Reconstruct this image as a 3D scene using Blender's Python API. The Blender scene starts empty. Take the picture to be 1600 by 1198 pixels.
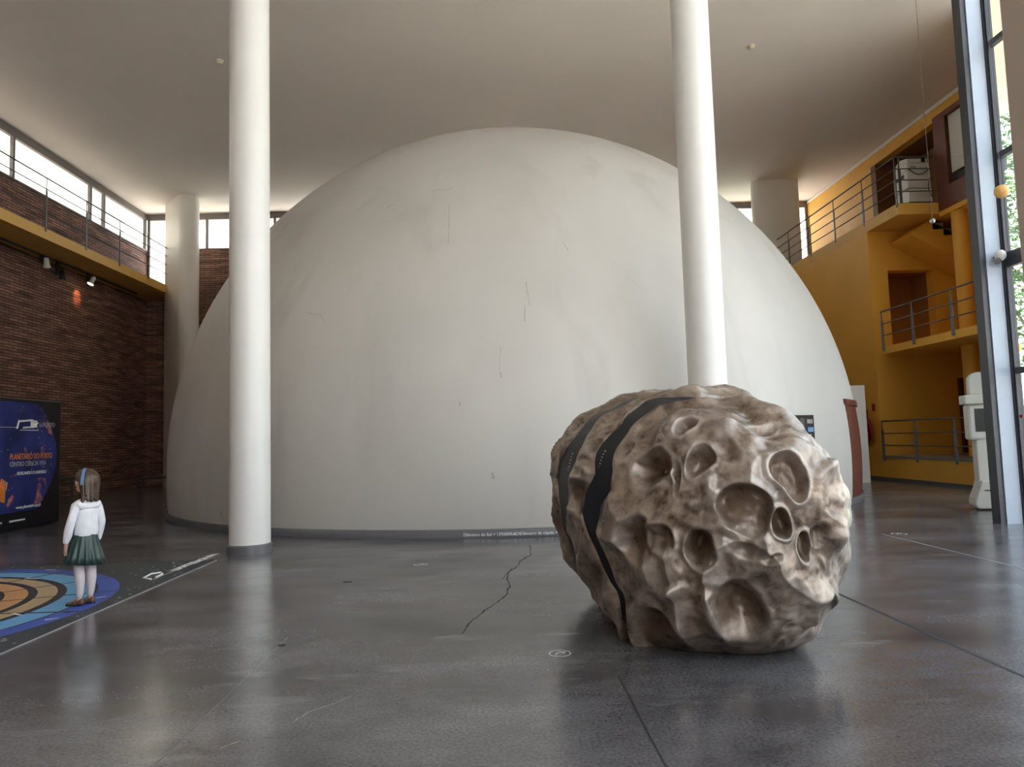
import bpy, bmesh, math, random
import numpy as np
from mathutils import Vector, Matrix, noise
random.seed(7)
PI = math.pi
SC = bpy.context.scene
COL = SC.collection

# ------------------------------------------------------------------ camera
YAW, PITCH, ROLL, FPX, EYE = .0270, .0770, .0290, 1120.0, 1.45
cF = Vector((math.sin(YAW)*math.cos(PITCH), math.cos(YAW)*math.cos(PITCH), math.sin(PITCH)))
r0 = Vector((math.cos(YAW), -math.sin(YAW), 0)); u0 = r0.cross(cF)
cR = r0*math.cos(ROLL) - u0*math.sin(ROLL); cU = r0*math.sin(ROLL) + u0*math.cos(ROLL)
cam = bpy.data.cameras.new('camera'); camo = bpy.data.objects.new('camera', cam); COL.objects.link(camo)
cam.sensor_width = 36; cam.lens = FPX*36/1600; cam.clip_start = .05; cam.clip_end = 500
m = Matrix((cR, cU, -cF)).transposed().to_4x4(); m.translation = Vector((0, 0, EYE))
camo.matrix_world = m
SC.camera = camo
CAMP = Vector((0, 0, EYE))
def ray(x, y):
    return (cF*FPX + cR*(x-800) - cU*(y-599)).normalized()
def on_z(x, y, z=0.0):
    d = ray(x, y); return CAMP + d*((z-EYE)/d.z)
def on_y(x, y, Y):
    d = ray(x, y); return CAMP + d*(Y/d.y)
def on_x(x, y, X):
    d = ray(x, y); return CAMP + d*(X/d.x)

# ------------------------------------------------------------------ light
SC.view_settings.view_transform = 'Standard'; SC.view_settings.look = 'None'
SC.view_settings.gamma = 1; SC.view_settings.use_curve_mapping = False
SC.view_settings.exposure = 0.36
try:
    SC.cycles.max_bounces = 12; SC.cycles.diffuse_bounces = 8; SC.cycles.transparent_max_bounces = 16
    SC.cycles.sample_clamp_indirect = 8; SC.cycles.use_denoising = True
    SC.cycles.caustics_reflective = False; SC.cycles.caustics_refractive = False
except Exception:
    pass
W = bpy.data.worlds.new('sky'); SC.world = W; W.use_nodes = True
nt = W.node_tree; nt.nodes.clear()
tc = nt.nodes.new('ShaderNodeTexCoord'); sp = nt.nodes.new('ShaderNodeSeparateXYZ')
rp = nt.nodes.new('ShaderNodeValToRGB'); bg = nt.nodes.new('ShaderNodeBackground'); ow = nt.nodes.new('ShaderNodeOutputWorld')
nt.links.new(tc.outputs['Generated'], sp.inputs[0]); nt.links.new(sp.outputs['Z'], rp.inputs[0])
rp.color_ramp.elements[0].position = 0.0; rp.color_ramp.elements[0].color = (.95, .95, .95, 1)
rp.color_ramp.elements[1].position = .7; rp.color_ramp.elements[1].color = (.58, .76, 1, 1)
nt.links.new(rp.outputs[0], bg.inputs[0]); bg.inputs[1].default_value = 5.2
nt.links.new(bg.outputs[0], ow.inputs[0])
sl = bpy.data.lights.new('sun', 'SUN'); sl.energy = 40; sl.angle = math.radians(2); sl.color = (1, .97, .92)
so = bpy.data.objects.new('sun', sl); COL.objects.link(so)
so.rotation_euler = Vector((.12, -1, -1.3)).to_track_quat('-Z', 'Y').to_euler()
def portal(c, sx, sy, rot):
    l = bpy.data.lights.new('window_portal', 'AREA'); l.shape = 'RECTANGLE'; l.size = sx; l.size_y = sy
    l.cycles.is_portal = True
    o = bpy.data.objects.new('window_portal', l); COL.objects.link(o); o.location = c; o.rotation_euler = rot
    return o
def pface(c, w, h, nrm):      # an upright portal of width w and height h facing nrm
    z = -Vector(nrm).normalized(); x = Vector((0, 0, 1)).cross(z).normalized(); y = z.cross(x)
    m_ = Matrix((x, y, z)).transposed().to_4x4(); m_.translation = Vector(c)
    o = portal((0, 0, 0), w, h, (0, 0, 0)); o.matrix_world = m_; return o
pface((7.95, 2.2, 5.5), 16.2, 10.9, (-1, 0, 0))
pface((4.35, -6.15, 5.5), 6.6, 10.9, (0, 1, 0))
pface((9.55, 12.75, 5.5), 5.7, 10.9, (-10, 7.508, 0))
pface((-14.05, 11.5, 10.12), 34.8, 1.28, (1, 0, 0))
pface((-.3, 29.2, 10.14), 27, 1.25, (0, -1, 0))
pface((-13.42, 29.2, 8.7), .85, 1.9, (0, -1, 0))

# ------------------------------------------------------------------ materials
def nmat(name, col, rough=.6, metal=0, spec=.5, **k):
    M = bpy.data.materials.new(name); M.use_nodes = True
    b = M.node_tree.nodes['Principled BSDF']
    b.inputs['Base Color'].default_value = (*col, 1); b.inputs['Roughness'].default_value = rough
    b.inputs['Metallic'].default_value = metal; b.inputs['Specular IOR Level'].default_value = spec
    if k.get('coat'): b.inputs['Coat Weight'].default_value = k['coat']; b.inputs['Coat Roughness'].default_value = .15
    N, L = M.node_tree.nodes, M.node_tree.links
    if k.get('var', .06):
        # soft mottling of the base colour and a fine bump
        t = N.new('ShaderNodeTexCoord'); n = N.new('ShaderNodeTexNoise'); n.inputs['Scale'].default_value = k.get('scale', 3.0)
        n.inputs['Detail'].default_value = 6; L.new(t.outputs['Object'], n.inputs['Vector'])
        r = N.new('ShaderNodeValToRGB'); v = k.get('var', .06)
        r.color_ramp.elements[0].position = .3; r.color_ramp.elements[1].position = .7
        r.color_ramp.elements[0].color = (*[c*(1-v) for c in col], 1); r.color_ramp.elements[1].color = (*[min(1, c*(1+v)) for c in col], 1)
        L.new(n.outputs['Fac'], r.inputs[0]); L.new(r.outputs[0], b.inputs['Base Color'])
        if k.get('bump'):
            bp = N.new('ShaderNodeBump'); bp.inputs['Strength'].default_value = k['bump']; bp.inputs['Distance'].default_value = .01
            n2 = N.new('ShaderNodeTexNoise'); n2.inputs['Scale'].default_value = k.get('bscale', 60); n2.inputs['Detail'].default_value = 4
            L.new(t.outputs['Object'], n2.inputs['Vector']); L.new(n2.outputs['Fac'], bp.inputs['Height']); L.new(bp.outputs[0], b.inputs['Normal'])
    return M
M = {}
M['ceiling'] = nmat('ceiling_paint', (.80, .745, .68), .85, var=.03, scale=.3)
M['white'] = nmat('white_column_paint', (.74, .73, .70), .38, var=.02)
M['pillar'] = nmat('pillar_paint', (.78, .75, .68), .45, var=.03, scale=1)
M['pier'] = nmat('pier_paint', (.72, .62, .54), .7, var=.03)
M['grey'] = nmat('grey_skirting', (.13, .13, .14), .35, var=.06, scale=6)
M['steel'] = nmat('blue_grey_steel_paint', (.36, .42, .5), .45, var=.05, scale=2)
M['darksteel'] = nmat('dark_steel', (.05, .052, .058), .45, metal=.3, var=.08)
M['rail'] = nmat('rail_steel', (.075, .07, .068), .45, var=.08)
M['post'] = nmat('flat_post_steel', (.20, .21, .23), .45, metal=.2, var=.08)
M['yellow'] = nmat('yellow_wall_paint', (.80, .43, .06), .6, var=.04, scale=1, bump=.05)
M['ochre'] = nmat('ochre_slab_paint', (.72, .43, .09), .6, var=.04, scale=1)
M['redbrown'] = nmat('red_brown_wood', (.13, .032, .018), .4, var=.2, scale=4)
M['frame'] = nmat('window_frame_paint', (.16, .14, .13), .5, var=.06)
M['floortop'] = nmat('grey_screed', (.22, .21, .2), .5, var=.1)
M['offwhite'] = nmat('offwhite_plastic', (.64, .63, .58), .4, var=.02)
M['whiteboard'] = nmat('white_panel', (.78, .77, .73), .5, var=.03, scale=2)
M['black'] = nmat('black_plastic', (.012, .012, .014), .4, var=.1)
M['blackband'] = nmat('black_panel', (.006, .009, .016), .5, spec=.25, var=.1)
M['screen'] = nmat('dark_screen', (.02, .025, .025), .15, var=.05)
M['red'] = nmat('red_enamel', (.35, .012, .015), .4, var=.05)
M['print'] = nmat('white_print', (.75, .75, .74), .5, var=.03)
M['printgrey'] = nmat('grey_print', (.34, .34, .36), .5, var=.05)
M['orange'] = nmat('orange_print', (.75, .22, .03), .5, var=.1, scale=30)
M['planet'] = nmat('banded_planet', (.78, .45, .14), .5, var=.25, scale=12)
M['detector'] = nmat('cream_plastic', (.6, .56, .4), .5, var=.03)
M['globe'] = nmat('silver_ball', (.4, .4, .42), .25, metal=.8, var=.1)
M['skin'] = nmat('skin', (.56, .33, .24), .5, var=.04, scale=20)
M['tights'] = nmat('pale_tights', (.60, .52, .53), .7, var=.04, scale=20)
M['sweater'] = nmat('white_knit', (.84, .84, .88), .95, var=.04, scale=20, bump=.6, bscale=180)
M['skirt'] = nmat('dark_green_pleated', (.028, .055, .045), .38, var=.12, scale=14)
M['shoe'] = nmat('brown_leather', (.10, .05, .035), .45, var=.15, scale=30)
M['headband'] = nmat('blue_headband', (.10, .19, .36), .5, var=.05)
M['bark'] = nmat('bark', (.12, .09, .065), .9, var=.25, scale=6, bump=.6, bscale=20)
M['grass'] = nmat('grass', (.10, .19, .045), .9, var=.3, scale=.8, bump=.5, bscale=8)
M['paving'] = nmat('pale_paving', (.50, .465, .43), .8, var=.08, scale=.6)
M['concrete'] = nmat('outdoor_concrete', (.45, .47, .43), .8, var=.08, scale=1)
M['joint'] = nmat('dark_joint', (.012, .012, .012), .7, var=.1)
M['pale_joint'] = nmat('pale_joint', (.33, .32, .31), .6, var=.1)
M['bluebag'] = nmat('blue_paint', (.03, .10, .22), .6, var=.1)

def hair_mat():
    Mx = nmat('brown_hair', (.075, .045, .03), .38, var=0); N, L = Mx.node_tree.nodes, Mx.node_tree.links
    t = N.new('ShaderNodeTexCoord'); mp = N.new('ShaderNodeMapping'); mp.inputs['Scale'].default_value = (90, 90, 3)
    n = N.new('ShaderNodeTexNoise'); n.inputs['Detail'].default_value = 4; n.inputs['Scale'].default_value = 1
    r = N.new('ShaderNodeValToRGB'); r.color_ramp.elements[0].color = (.014, .009, .006, 1); r.color_ramp.elements[1].color = (.13, .072, .038, 1)
    r.color_ramp.elements[0].position = .35; r.color_ramp.elements[1].position = .7
    L.new(t.outputs['Object'], mp.inputs[0]); L.new(mp.outputs[0], n.inputs['Vector']); L.new(n.outputs['Fac'], r.inputs[0])
    L.new(r.outputs[0], N['Principled BSDF'].inputs['Base Color'])
    bp = N.new('ShaderNodeBump'); bp.inputs['Strength'].default_value = .6; bp.inputs['Distance'].default_value = .004
    L.new(n.outputs['Fac'], bp.inputs['Height']); L.new(bp.outputs[0], N['Principled BSDF'].inputs['Normal'])
    return Mx
M['hair'] = hair_mat()

def glass_mat(name, tint, refl=.08):
    Mx = bpy.data.materials.new(name); Mx.use_nodes = True; N, L = Mx.node_tree.nodes, Mx.node_tree.links; N.clear()
    o = N.new('ShaderNodeOutputMaterial'); a = N.new('ShaderNodeBsdfTransparent'); a.inputs[0].default_value = (*tint, 1)
    g = N.new('ShaderNodeBsdfGlossy'); g.inputs['Roughness'].default_value = .02; mx = N.new('ShaderNodeMixShader')
    f = N.new('ShaderNodeLayerWeight'); f.inputs['Blend'].default_value = .5; pw_ = N.new('ShaderNodeMath'); pw_.operation = 'POWER'; pw_.inputs[1].default_value = 5
    ma = N.new('ShaderNodeMath'); ma.operation = 'MULTIPLY_ADD'; ma.inputs[1].default_value = .8; ma.inputs[2].default_value = .05
    L.new(f.outputs['Facing'], pw_.inputs[0]); L.new(pw_.outputs[0], ma.inputs[0]); L.new(ma.outputs[0], mx.inputs[0]); L.new(a.outputs[0], mx.inputs[1]); L.new(g.outputs[0], mx.inputs[2]); L.new(mx.outputs[0], o.inputs[0])
    return Mx
M['dimming_glass'] = glass_mat('dimming_glass', (.82, .82, .80)); M['dark_glass'] = glass_mat('dark_dimming_glass', (.60, .60, .58))  # grey tints added to dim the daylight entering from the right
M['glass'] = glass_mat('window_glass', (.97, .97, .96))

def brick_mat():
    Mx = bpy.data.materials.new('brown_brickwork'); Mx.use_nodes = True; N, L = Mx.node_tree.nodes, Mx.node_tree.links
    b = N['Principled BSDF']; b.inputs['Roughness'].default_value = .8
    g = N.new('ShaderNodeNewGeometry'); s = N.new('ShaderNodeSeparateXYZ'); L.new(g.outputs['Position'], s.inputs[0])
    ad = N.new('ShaderNodeMath'); ad.operation = 'ADD'; L.new(s.outputs['X'], ad.inputs[0]); L.new(s.outputs['Y'], ad.inputs[1])
    cb = N.new('ShaderNodeCombineXYZ'); L.new(ad.outputs[0], cb.inputs['X']); L.new(s.outputs['Z'], cb.inputs['Y'])
    br = N.new('ShaderNodeTexBrick'); L.new(cb.outputs[0], br.inputs['Vector'])
    br.inputs['Scale'].default_value = 1; br.inputs['Brick Width'].default_value = .42; br.inputs['Row Height'].default_value = .088
    br.inputs['Mortar Size'].default_value = .012; br.inputs['Mortar Smooth'].default_value = .2; br.inputs['Bias'].default_value = -.1
    br.inputs['Color1'].default_value = (.31, .165, .12, 1); br.inputs['Color2'].default_value = (.15, .08, .06, 1); br.inputs['Mortar'].default_value = (.045, .028, .022, 1)
    n = N.new('ShaderNodeTexNoise'); n.inputs['Scale'].default_value = 1.6; n.inputs['Detail'].default_value = 8
    mp = N.new('ShaderNodeMapping'); mp.inputs['Scale'].default_value = (.5, 4, 1); L.new(cb.outputs[0], mp.inputs[0]); L.new(mp.outputs[0], n.inputs['Vector'])
    mx = N.new('ShaderNodeMix'); mx.data_type = 'RGBA'; mx.blend_type = 'MULTIPLY'; mx.inputs[0].default_value = .8
    rr = N.new('ShaderNodeValToRGB'); rr.color_ramp.elements[0].position = .3; rr.color_ramp.elements[1].position = .72
    rr.color_ramp.elements[0].color = (.38, .38, .38, 1); rr.color_ramp.elements[1].color = (1.7, 1.6, 1.5, 1)
    L.new(n.outputs['Fac'], rr.inputs[0]); L.new(br.outputs['Color'], mx.inputs[6]); L.new(rr.outputs[0], mx.inputs[7]); L.new(mx.outputs[2], b.inputs['Base Color'])
    bp = N.new('ShaderNodeBump'); bp.invert = True; bp.inputs['Distance'].default_value = .02; bp.inputs['Strength'].default_value = .9
    L.new(br.outputs['Fac'], bp.inputs['Height']); L.new(bp.outputs[0], b.inputs['Normal'])
    return Mx
M['brick'] = brick_mat()

def floor_mat():
    Mx = bpy.data.materials.new('polished_concrete'); Mx.use_nodes = True; N, L = Mx.node_tree.nodes, Mx.node_tree.links
    b = N['Principled BSDF']; t = N.new('ShaderNodeNewGeometry')
    def nz(scale, det, sc=(1, 1, 1)):
        mp = N.new('ShaderNodeMapping'); mp.inputs['Scale'].default_value = sc; L.new(t.outputs['Position'], mp.inputs[0])
        n = N.new('ShaderNodeTexNoise'); n.inputs['Scale'].default_value = scale; n.inputs['Detail'].default_value = det; n.inputs['Roughness'].default_value = .62
        L.new(mp.outputs[0], n.inputs['Vector']); return n
    a = nz(.7, 9, (.8, 1.4, 1)); r = N.new('ShaderNodeValToRGB')
    e = r.color_ramp.elements; e[0].position = .36; e[0].color = (.058, .055, .057, 1); e[1].position = .66; e[1].color = (.158, .155, .165, 1)
    L.new(a.outputs['Fac'], r.inputs[0])
    c = nz(55, 4); rc = N.new('ShaderNodeValToRGB'); rc.color_ramp.elements[0].position = .36; rc.color_ramp.elements[0].color = (.66, .66, .66, 1)
    rc.color_ramp.elements[1].position = .68; rc.color_ramp.elements[1].color = (1.4, 1.4, 1.4, 1); L.new(c.outputs['Fac'], rc.inputs[0])
    mx = N.new('ShaderNodeMix'); mx.data_type = 'RGBA'; mx.blend_type = 'MULTIPLY'; mx.inputs[0].default_value = .9
    L.new(r.outputs[0], mx.inputs[6]); L.new(rc.outputs[0], mx.inputs[7])
    # a few pale scuffs
    s = nz(1.6, 3, (.6, 1.8, 1)); rs = N.new('ShaderNodeValToRGB'); rs.color_ramp.elements[0].position = .60; rs.color_ramp.elements[0].color = (0, 0, 0, 1)
    rs.color_ramp.elements[1].position = .74; rs.color_ramp.elements[1].color = (1, 1, 1, 1); L.new(s.outputs['Fac'], rs.inputs[0])
    m2 = N.new('ShaderNodeMix'); m2.data_type = 'RGBA'; L.new(rs.outputs[0], m2.inputs[0]); L.new(mx.outputs[2], m2.inputs[6]); m2.inputs[7].default_value = (.185, .182, .18, 1)
    L.new(m2.outputs[2], b.inputs['Base Color'])
    q = nz(1.4, 8, (.8, 2, 1)); rq = N.new('ShaderNodeMapRange'); rq.inputs['From Min'].default_value = .3; rq.inputs['From Max'].default_value = .7
    rq.inputs['To Min'].default_value = .15; rq.inputs['To Max'].default_value = .27; L.new(q.outputs['Fac'], rq.inputs[0]); L.new(rq.outputs[0], b.inputs['Roughness'])
    b.inputs['Specular IOR Level'].default_value = .8
    return Mx
M['floor'] = floor_mat()

def dome_mat():
    Mx = bpy.data.materials.new('dome_plaster'); Mx.use_nodes = True; N, L = Mx.node_tree.nodes, Mx.node_tree.links
    b = N['Principled BSDF']; b.inputs['Roughness'].default_value = .62; t = N.new('ShaderNodeTexCoord')
    def nz(scale, det, sc=(1, 1, 1), dist=0):
        mp = N.new('ShaderNodeMapping'); mp.inputs['Scale'].default_value = sc; L.new(t.outputs['Object'], mp.inputs[0])
        n = N.new('ShaderNodeTexNoise'); n.inputs['Scale'].default_value = scale; n.inputs['Detail'].default_value = det; n.inputs['Distortion'].default_value = dist
        L.new(mp.outputs[0], n.inputs['Vector']); return n
    a = nz(.5, 7, (1, 1, .6)); r = N.new('ShaderNodeValToRGB'); e = r.color_ramp.elements
    e[0].position = .3; e[0].color = (.495, .475, .44, 1); e[1].position = .7; e[1].color = (.57, .55, .515, 1); L.new(a.outputs['Fac'], r.inputs[0])
    s = nz(1.1, 10, (1.2, 1.2, .25), .6); rs = N.new('ShaderNodeValToRGB'); rs.color_ramp.elements[0].position = .56; rs.color_ramp.elements[0].color = (0, 0, 0, 1)
    rs.color_ramp.elements[1].position = .75; rs.color_ramp.elements[1].color = (.55, .55, .55, 1); L.new(s.outputs['Fac'], rs.inputs[0])
    mx = N.new('ShaderNodeMix'); mx.data_type = 'RGBA'; L.new(rs.outputs[0], mx.inputs[0]); L.new(r.outputs[0], mx.inputs[6]); mx.inputs[7].default_value = (.43, .41, .38, 1)
    L.new(mx.outputs[2], b.inputs['Base Color'])
    n = nz(2.0, 6); bp = N.new('ShaderNodeBump'); bp.inputs['Strength'].default_value = .12; bp.inputs['Distance'].default_value = .04
    L.new(n.outputs['Fac'], bp.inputs['Height']); L.new(bp.outputs[0], b.inputs['Normal'])
    return Mx
M['dome'] = dome_mat()

def rock_mat():
    Mx = bpy.data.materials.new('meteorite_metallic_paint'); Mx.use_nodes = True; N, L = Mx.node_tree.nodes, Mx.node_tree.links
    b = N['Principled BSDF']; t = N.new('ShaderNodeNewGeometry')
    def nz(scale, det, dist=0):
        n = N.new('ShaderNodeTexNoise'); n.inputs['Scale'].default_value = scale; n.inputs['Detail'].default_value = det; n.inputs['Distortion'].default_value = dist
        n.inputs['Roughness'].default_value = .6
        L.new(t.outputs['Position'], n.inputs['Vector']); return n
    a = nz(2.2, 8, .5); r = N.new('ShaderNodeValToRGB'); e = r.color_ramp.elements
    e[0].position = .36; e[0].color = (.13, .092, .066, 1); e[1].position = .66; e[1].color = (.40, .335, .28, 1)
    x = e.new(.5); x.color = (.235, .175, .13, 1); L.new(a.outputs['Fac'], r.inputs[0])
    c = nz(11, 8, .2); rc = N.new('ShaderNodeValToRGB'); rc.color_ramp.elements[0].position = .4; rc.color_ramp.elements[0].color = (.42, .34, .27, 1)
    rc.color_ramp.elements[1].position = .62; rc.color_ramp.elements[1].color = (1.25, 1.25, 1.27, 1); L.new(c.outputs['Fac'], rc.inputs[0])
    mx = N.new('ShaderNodeMix'); mx.data_type = 'RGBA'; mx.blend_type = 'MULTIPLY'; mx.inputs[0].default_value = .85
    L.new(r.outputs[0], mx.inputs[6]); L.new(rc.outputs[0], mx.inputs[7])
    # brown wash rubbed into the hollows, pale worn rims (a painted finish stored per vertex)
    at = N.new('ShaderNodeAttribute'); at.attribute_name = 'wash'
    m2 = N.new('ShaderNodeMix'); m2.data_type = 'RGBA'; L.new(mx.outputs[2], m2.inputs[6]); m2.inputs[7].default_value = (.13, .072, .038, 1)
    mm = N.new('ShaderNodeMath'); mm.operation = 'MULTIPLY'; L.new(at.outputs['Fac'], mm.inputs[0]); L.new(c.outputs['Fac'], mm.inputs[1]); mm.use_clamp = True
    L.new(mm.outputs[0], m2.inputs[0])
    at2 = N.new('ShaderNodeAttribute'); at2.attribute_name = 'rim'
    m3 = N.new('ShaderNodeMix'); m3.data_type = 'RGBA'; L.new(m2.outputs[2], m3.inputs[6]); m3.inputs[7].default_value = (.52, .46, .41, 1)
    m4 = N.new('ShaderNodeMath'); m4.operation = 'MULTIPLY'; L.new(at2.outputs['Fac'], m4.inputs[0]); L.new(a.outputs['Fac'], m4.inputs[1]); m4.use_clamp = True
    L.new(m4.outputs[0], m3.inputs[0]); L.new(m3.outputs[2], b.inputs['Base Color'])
    b.inputs['Metallic'].default_value = .3; b.inputs['Specular IOR Level'].default_value = .6
    rq = N.new('ShaderNodeMapRange'); rq.inputs['From Min'].default_value = .3; rq.inputs['From Max'].default_value = .7
    rq.inputs['To Min'].default_value = .24; rq.inputs['To Max'].default_value = .42; L.new(c.outputs['Fac'], rq.inputs[0]); L.new(rq.outputs[0], b.inputs['Roughness'])
    bp = N.new('ShaderNodeBump'); bp.inputs['Strength'].default_value = .3; bp.inputs['Distance'].default_value = .01
    d = nz(18, 6, 0); L.new(d.outputs['Fac'], bp.inputs['Height']); L.new(bp.outputs[0], b.inputs['Normal'])
    return Mx
M['rock'] = rock_mat()

MATX, MATY, MATR = -6.2, 6.8, 2.42      # centre and size of the printed circle on the mat
def floormat_mat():
    Mx = bpy.data.materials.new('orbit_print'); Mx.use_nodes = True; N, L = Mx.node_tree.nodes, Mx.node_tree.links
    b = N['Principled BSDF']; b.inputs['Roughness'].default_value = .42
    g = N.new('ShaderNodeNewGeometry'); sb = N.new('ShaderNodeVectorMath'); sb.operation = 'SUBTRACT'; sb.inputs[1].default_value = (MATX, MATY, 0)
    L.new(g.outputs['Position'], sb.inputs[0]); s = N.new('ShaderNodeSeparateXYZ'); L.new(sb.outputs[0], s.inputs[0])
    cb = N.new('ShaderNodeCombineXYZ'); L.new(s.outputs['X'], cb.inputs[0]); L.new(s.outputs['Y'], cb.inputs[1])
    ln = N.new('ShaderNodeVectorMath'); ln.operation = 'LENGTH'; L.new(cb.outputs[0], ln.inputs[0])
    dv = N.new('ShaderNodeMath'); dv.operation = 'DIVIDE'; dv.inputs[1].default_value = 3.0; L.new(ln.outputs['Value'], dv.inputs[0])
    r = N.new('ShaderNodeValToRGB'); r.color_ramp.interpolation = 'CONSTANT'
    navy = (.016, .028, .042, 1); blk = (.014, .018, .024, 1); blue = (.030, .085, .42, 1); lb = (.12, .36, .62, 1); tan = (.46, .34, .19, 1); orr = (.58, .30, .12, 1)
    st = [(0, orr), (.55, blk), (.72, orr), (1.30, blk), (1.40, orr), (1.60, blk), (1.68, tan), (1.86, blk), (1.94, lb), (2.20, blk), (2.225, blue), (2.42, navy)]
    el = r.color_ramp.elements
    el[0].position = 0; el[0].color = orr; el[1].position = st[1][0]/3; el[1].color = st[1][1]
    for a, c in st[2:]:
        q = el.new(a/3); q.color = c
    L.new(dv.outputs[0], r.inputs[0])
    # thin dark sheet seams across the print
    def seam(out, period, off):
        a = N.new('ShaderNodeMath'); a.operation = 'ADD'; a.inputs[1].default_value = 40+off; L.new(out, a.inputs[0])
        p = N.new('ShaderNodeMath'); p.operation = 'MODULO'; p.inputs[1].default_value = period; L.new(a.outputs[0], p.inputs[0])
        q = N.new('ShaderNodeMath'); q.operation = 'LESS_THAN'; q.inputs[1].default_value = .022; L.new(p.outputs[0], q.inputs[0]); return q
    at2 = N.new('ShaderNodeMath'); at2.operation = 'ARCTAN2'; L.new(s.outputs['Y'], at2.inputs[0]); L.new(s.outputs['X'], at2.inputs[1])
    s1 = seam(at2.outputs[0], PI/8, .1)
    inn = N.new('ShaderNodeMath'); inn.operation = 'LESS_THAN'; inn.inputs[1].default_value = 2.42; L.new(ln.outputs['Value'], inn.inputs[0])
    mu = N.new('ShaderNodeMath'); mu.operation = 'MULTIPLY'; L.new(s1.outputs[0], mu.inputs[0]); L.new(inn.outputs[0], mu.inputs[1])
    mx = N.new('ShaderNodeMix'); mx.data_type = 'RGBA'; L.new(mu.outputs[0], mx.inputs[0]); L.new(r.outputs[0], mx.inputs[6]); mx.inputs[7].default_value = blk
    # printed stars on the navy ground
    v = N.new('ShaderNodeTexVoronoi'); v.inputs['Scale'].default_value = 11; L.new(cb.outputs[0], v.inputs['Vector'])
    lt = N.new('ShaderNodeMath'); lt.operation = 'LESS_THAN'; lt.inputs[1].default_value = .19; L.new(v.outputs['Distance'], lt.inputs[0])
    n = N.new('ShaderNodeTexNoise'); n.inputs['Scale'].default_value = 1.7; L.new(cb.outputs[0], n.inputs['Vector'])
    gt = N.new('ShaderNodeMath'); gt.operation = 'GREATER_THAN'; gt.inputs[1].default_value = .47; L.new(n.outputs['Fac'], gt.inputs[0])
    o1 = N.new('ShaderNodeMath'); o1.operation = 'GREATER_THAN'; o1.inputs[1].default_value = 2.5; L.new(ln.outputs['Value'], o1.inputs[0])
    k1 = N.new('ShaderNodeMath'); k1.operation = 'MULTIPLY'; L.new(lt.outputs[0], k1.inputs[0]); L.new(gt.outputs[0], k1.inputs[1])
    k2 = N.new('ShaderNodeMath'); k2.operation = 'MULTIPLY'; L.new(k1.outputs[0], k2.inputs[0]); L.new(o1.outputs[0], k2.inputs[1])
    m2 = N.new('ShaderNodeMix'); m2.data_type = 'RGBA'; L.new(k2.outputs[0], m2.inputs[0]); L.new(mx.outputs[2], m2.inputs[6]); m2.inputs[7].default_value = (.5, .55, .5, 1)
    L.new(m2.outputs[2], b.inputs['Base Color'])
    return Mx
M['orbits'] = floormat_mat()

def poster_mat():
    # deep blue star field with warm nebula patches
    Mx = bpy.data.materials.new('starfield_print'); Mx.use_nodes = True; N, L = Mx.node_tree.nodes, Mx.node_tree.links
    b = N['Principled BSDF']; b.inputs['Roughness'].default_value = .6; g = N.new('ShaderNodeNewGeometry')
    def nz(sc, d):
        n = N.new('ShaderNodeTexNoise'); n.inputs['Scale'].default_value = sc; n.inputs['Detail'].default_value = d; L.new(g.outputs['Position'], n.inputs['Vector']); return n
    a = nz(1.6, 6); r = N.new('ShaderNodeValToRGB'); r.color_ramp.elements[0].position = .3; r.color_ramp.elements[0].color = (.008, .014, .07, 1)
    r.color_ramp.elements[1].position = .75; r.color_ramp.elements[1].color = (.035, .05, .26, 1); L.new(a.outputs['Fac'], r.inputs[0])
    c = nz(3.6, 5); rc = N.new('ShaderNodeValToRGB'); rc.color_ramp.elements[0].position = .62; rc.color_ramp.elements[0].color = (0, 0, 0, 1)
    rc.color_ramp.elements[1].position = .78; rc.color_ramp.elements[1].color = (1, 1, 1, 1); L.new(c.outputs['Fac'], rc.inputs[0])
    mx = N.new('ShaderNodeMix'); mx.data_type = 'RGBA'; L.new(rc.outputs[0], mx.inputs[0]); L.new(r.outputs[0], mx.inputs[6]); mx.inputs[7].default_value = (.75, .25, .12, 1)
    v = N.new('ShaderNodeTexVoronoi'); v.inputs['Scale'].default_value = 7; L.new(g.outputs['Position'], v.inputs['Vector'])
    lt = N.new('ShaderNodeMath'); lt.operation = 'LESS_THAN'; lt.inputs[1].default_value = .10; L.new(v.outputs['Distance'], lt.inputs[0])
    m2 = N.new('ShaderNodeMix'); m2.data_type = 'RGBA'; L.new(lt.outputs[0], m2.inputs[0]); L.new(mx.outputs[2], m2.inputs[6]); m2.inputs[7].default_value = (.3, .34, .6, 1)
    L.new(m2.outputs[2], b.inputs['Base Color']); return Mx
M['stars'] = poster_mat()

def leaf_mat(name, c1, c2):
    Mx = nmat(name, c1, .6, var=0); N, L = Mx.node_tree.nodes, Mx.node_tree.links
    g = N.new('ShaderNodeNewGeometry'); r = N.new('ShaderNodeValToRGB'); r.color_ramp.elements[0].color = (*c1, 1); r.color_ramp.elements[1].color = (*c2, 1)
    L.new(g.outputs['Random Per Island'], r.inputs[0]); L.new(r.outputs[0], N['Principled BSDF'].inputs['Base Color']); return Mx
M['leaf'] = leaf_mat('leaves', (.05, .12, .03), (.20, .34, .10))

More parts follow.
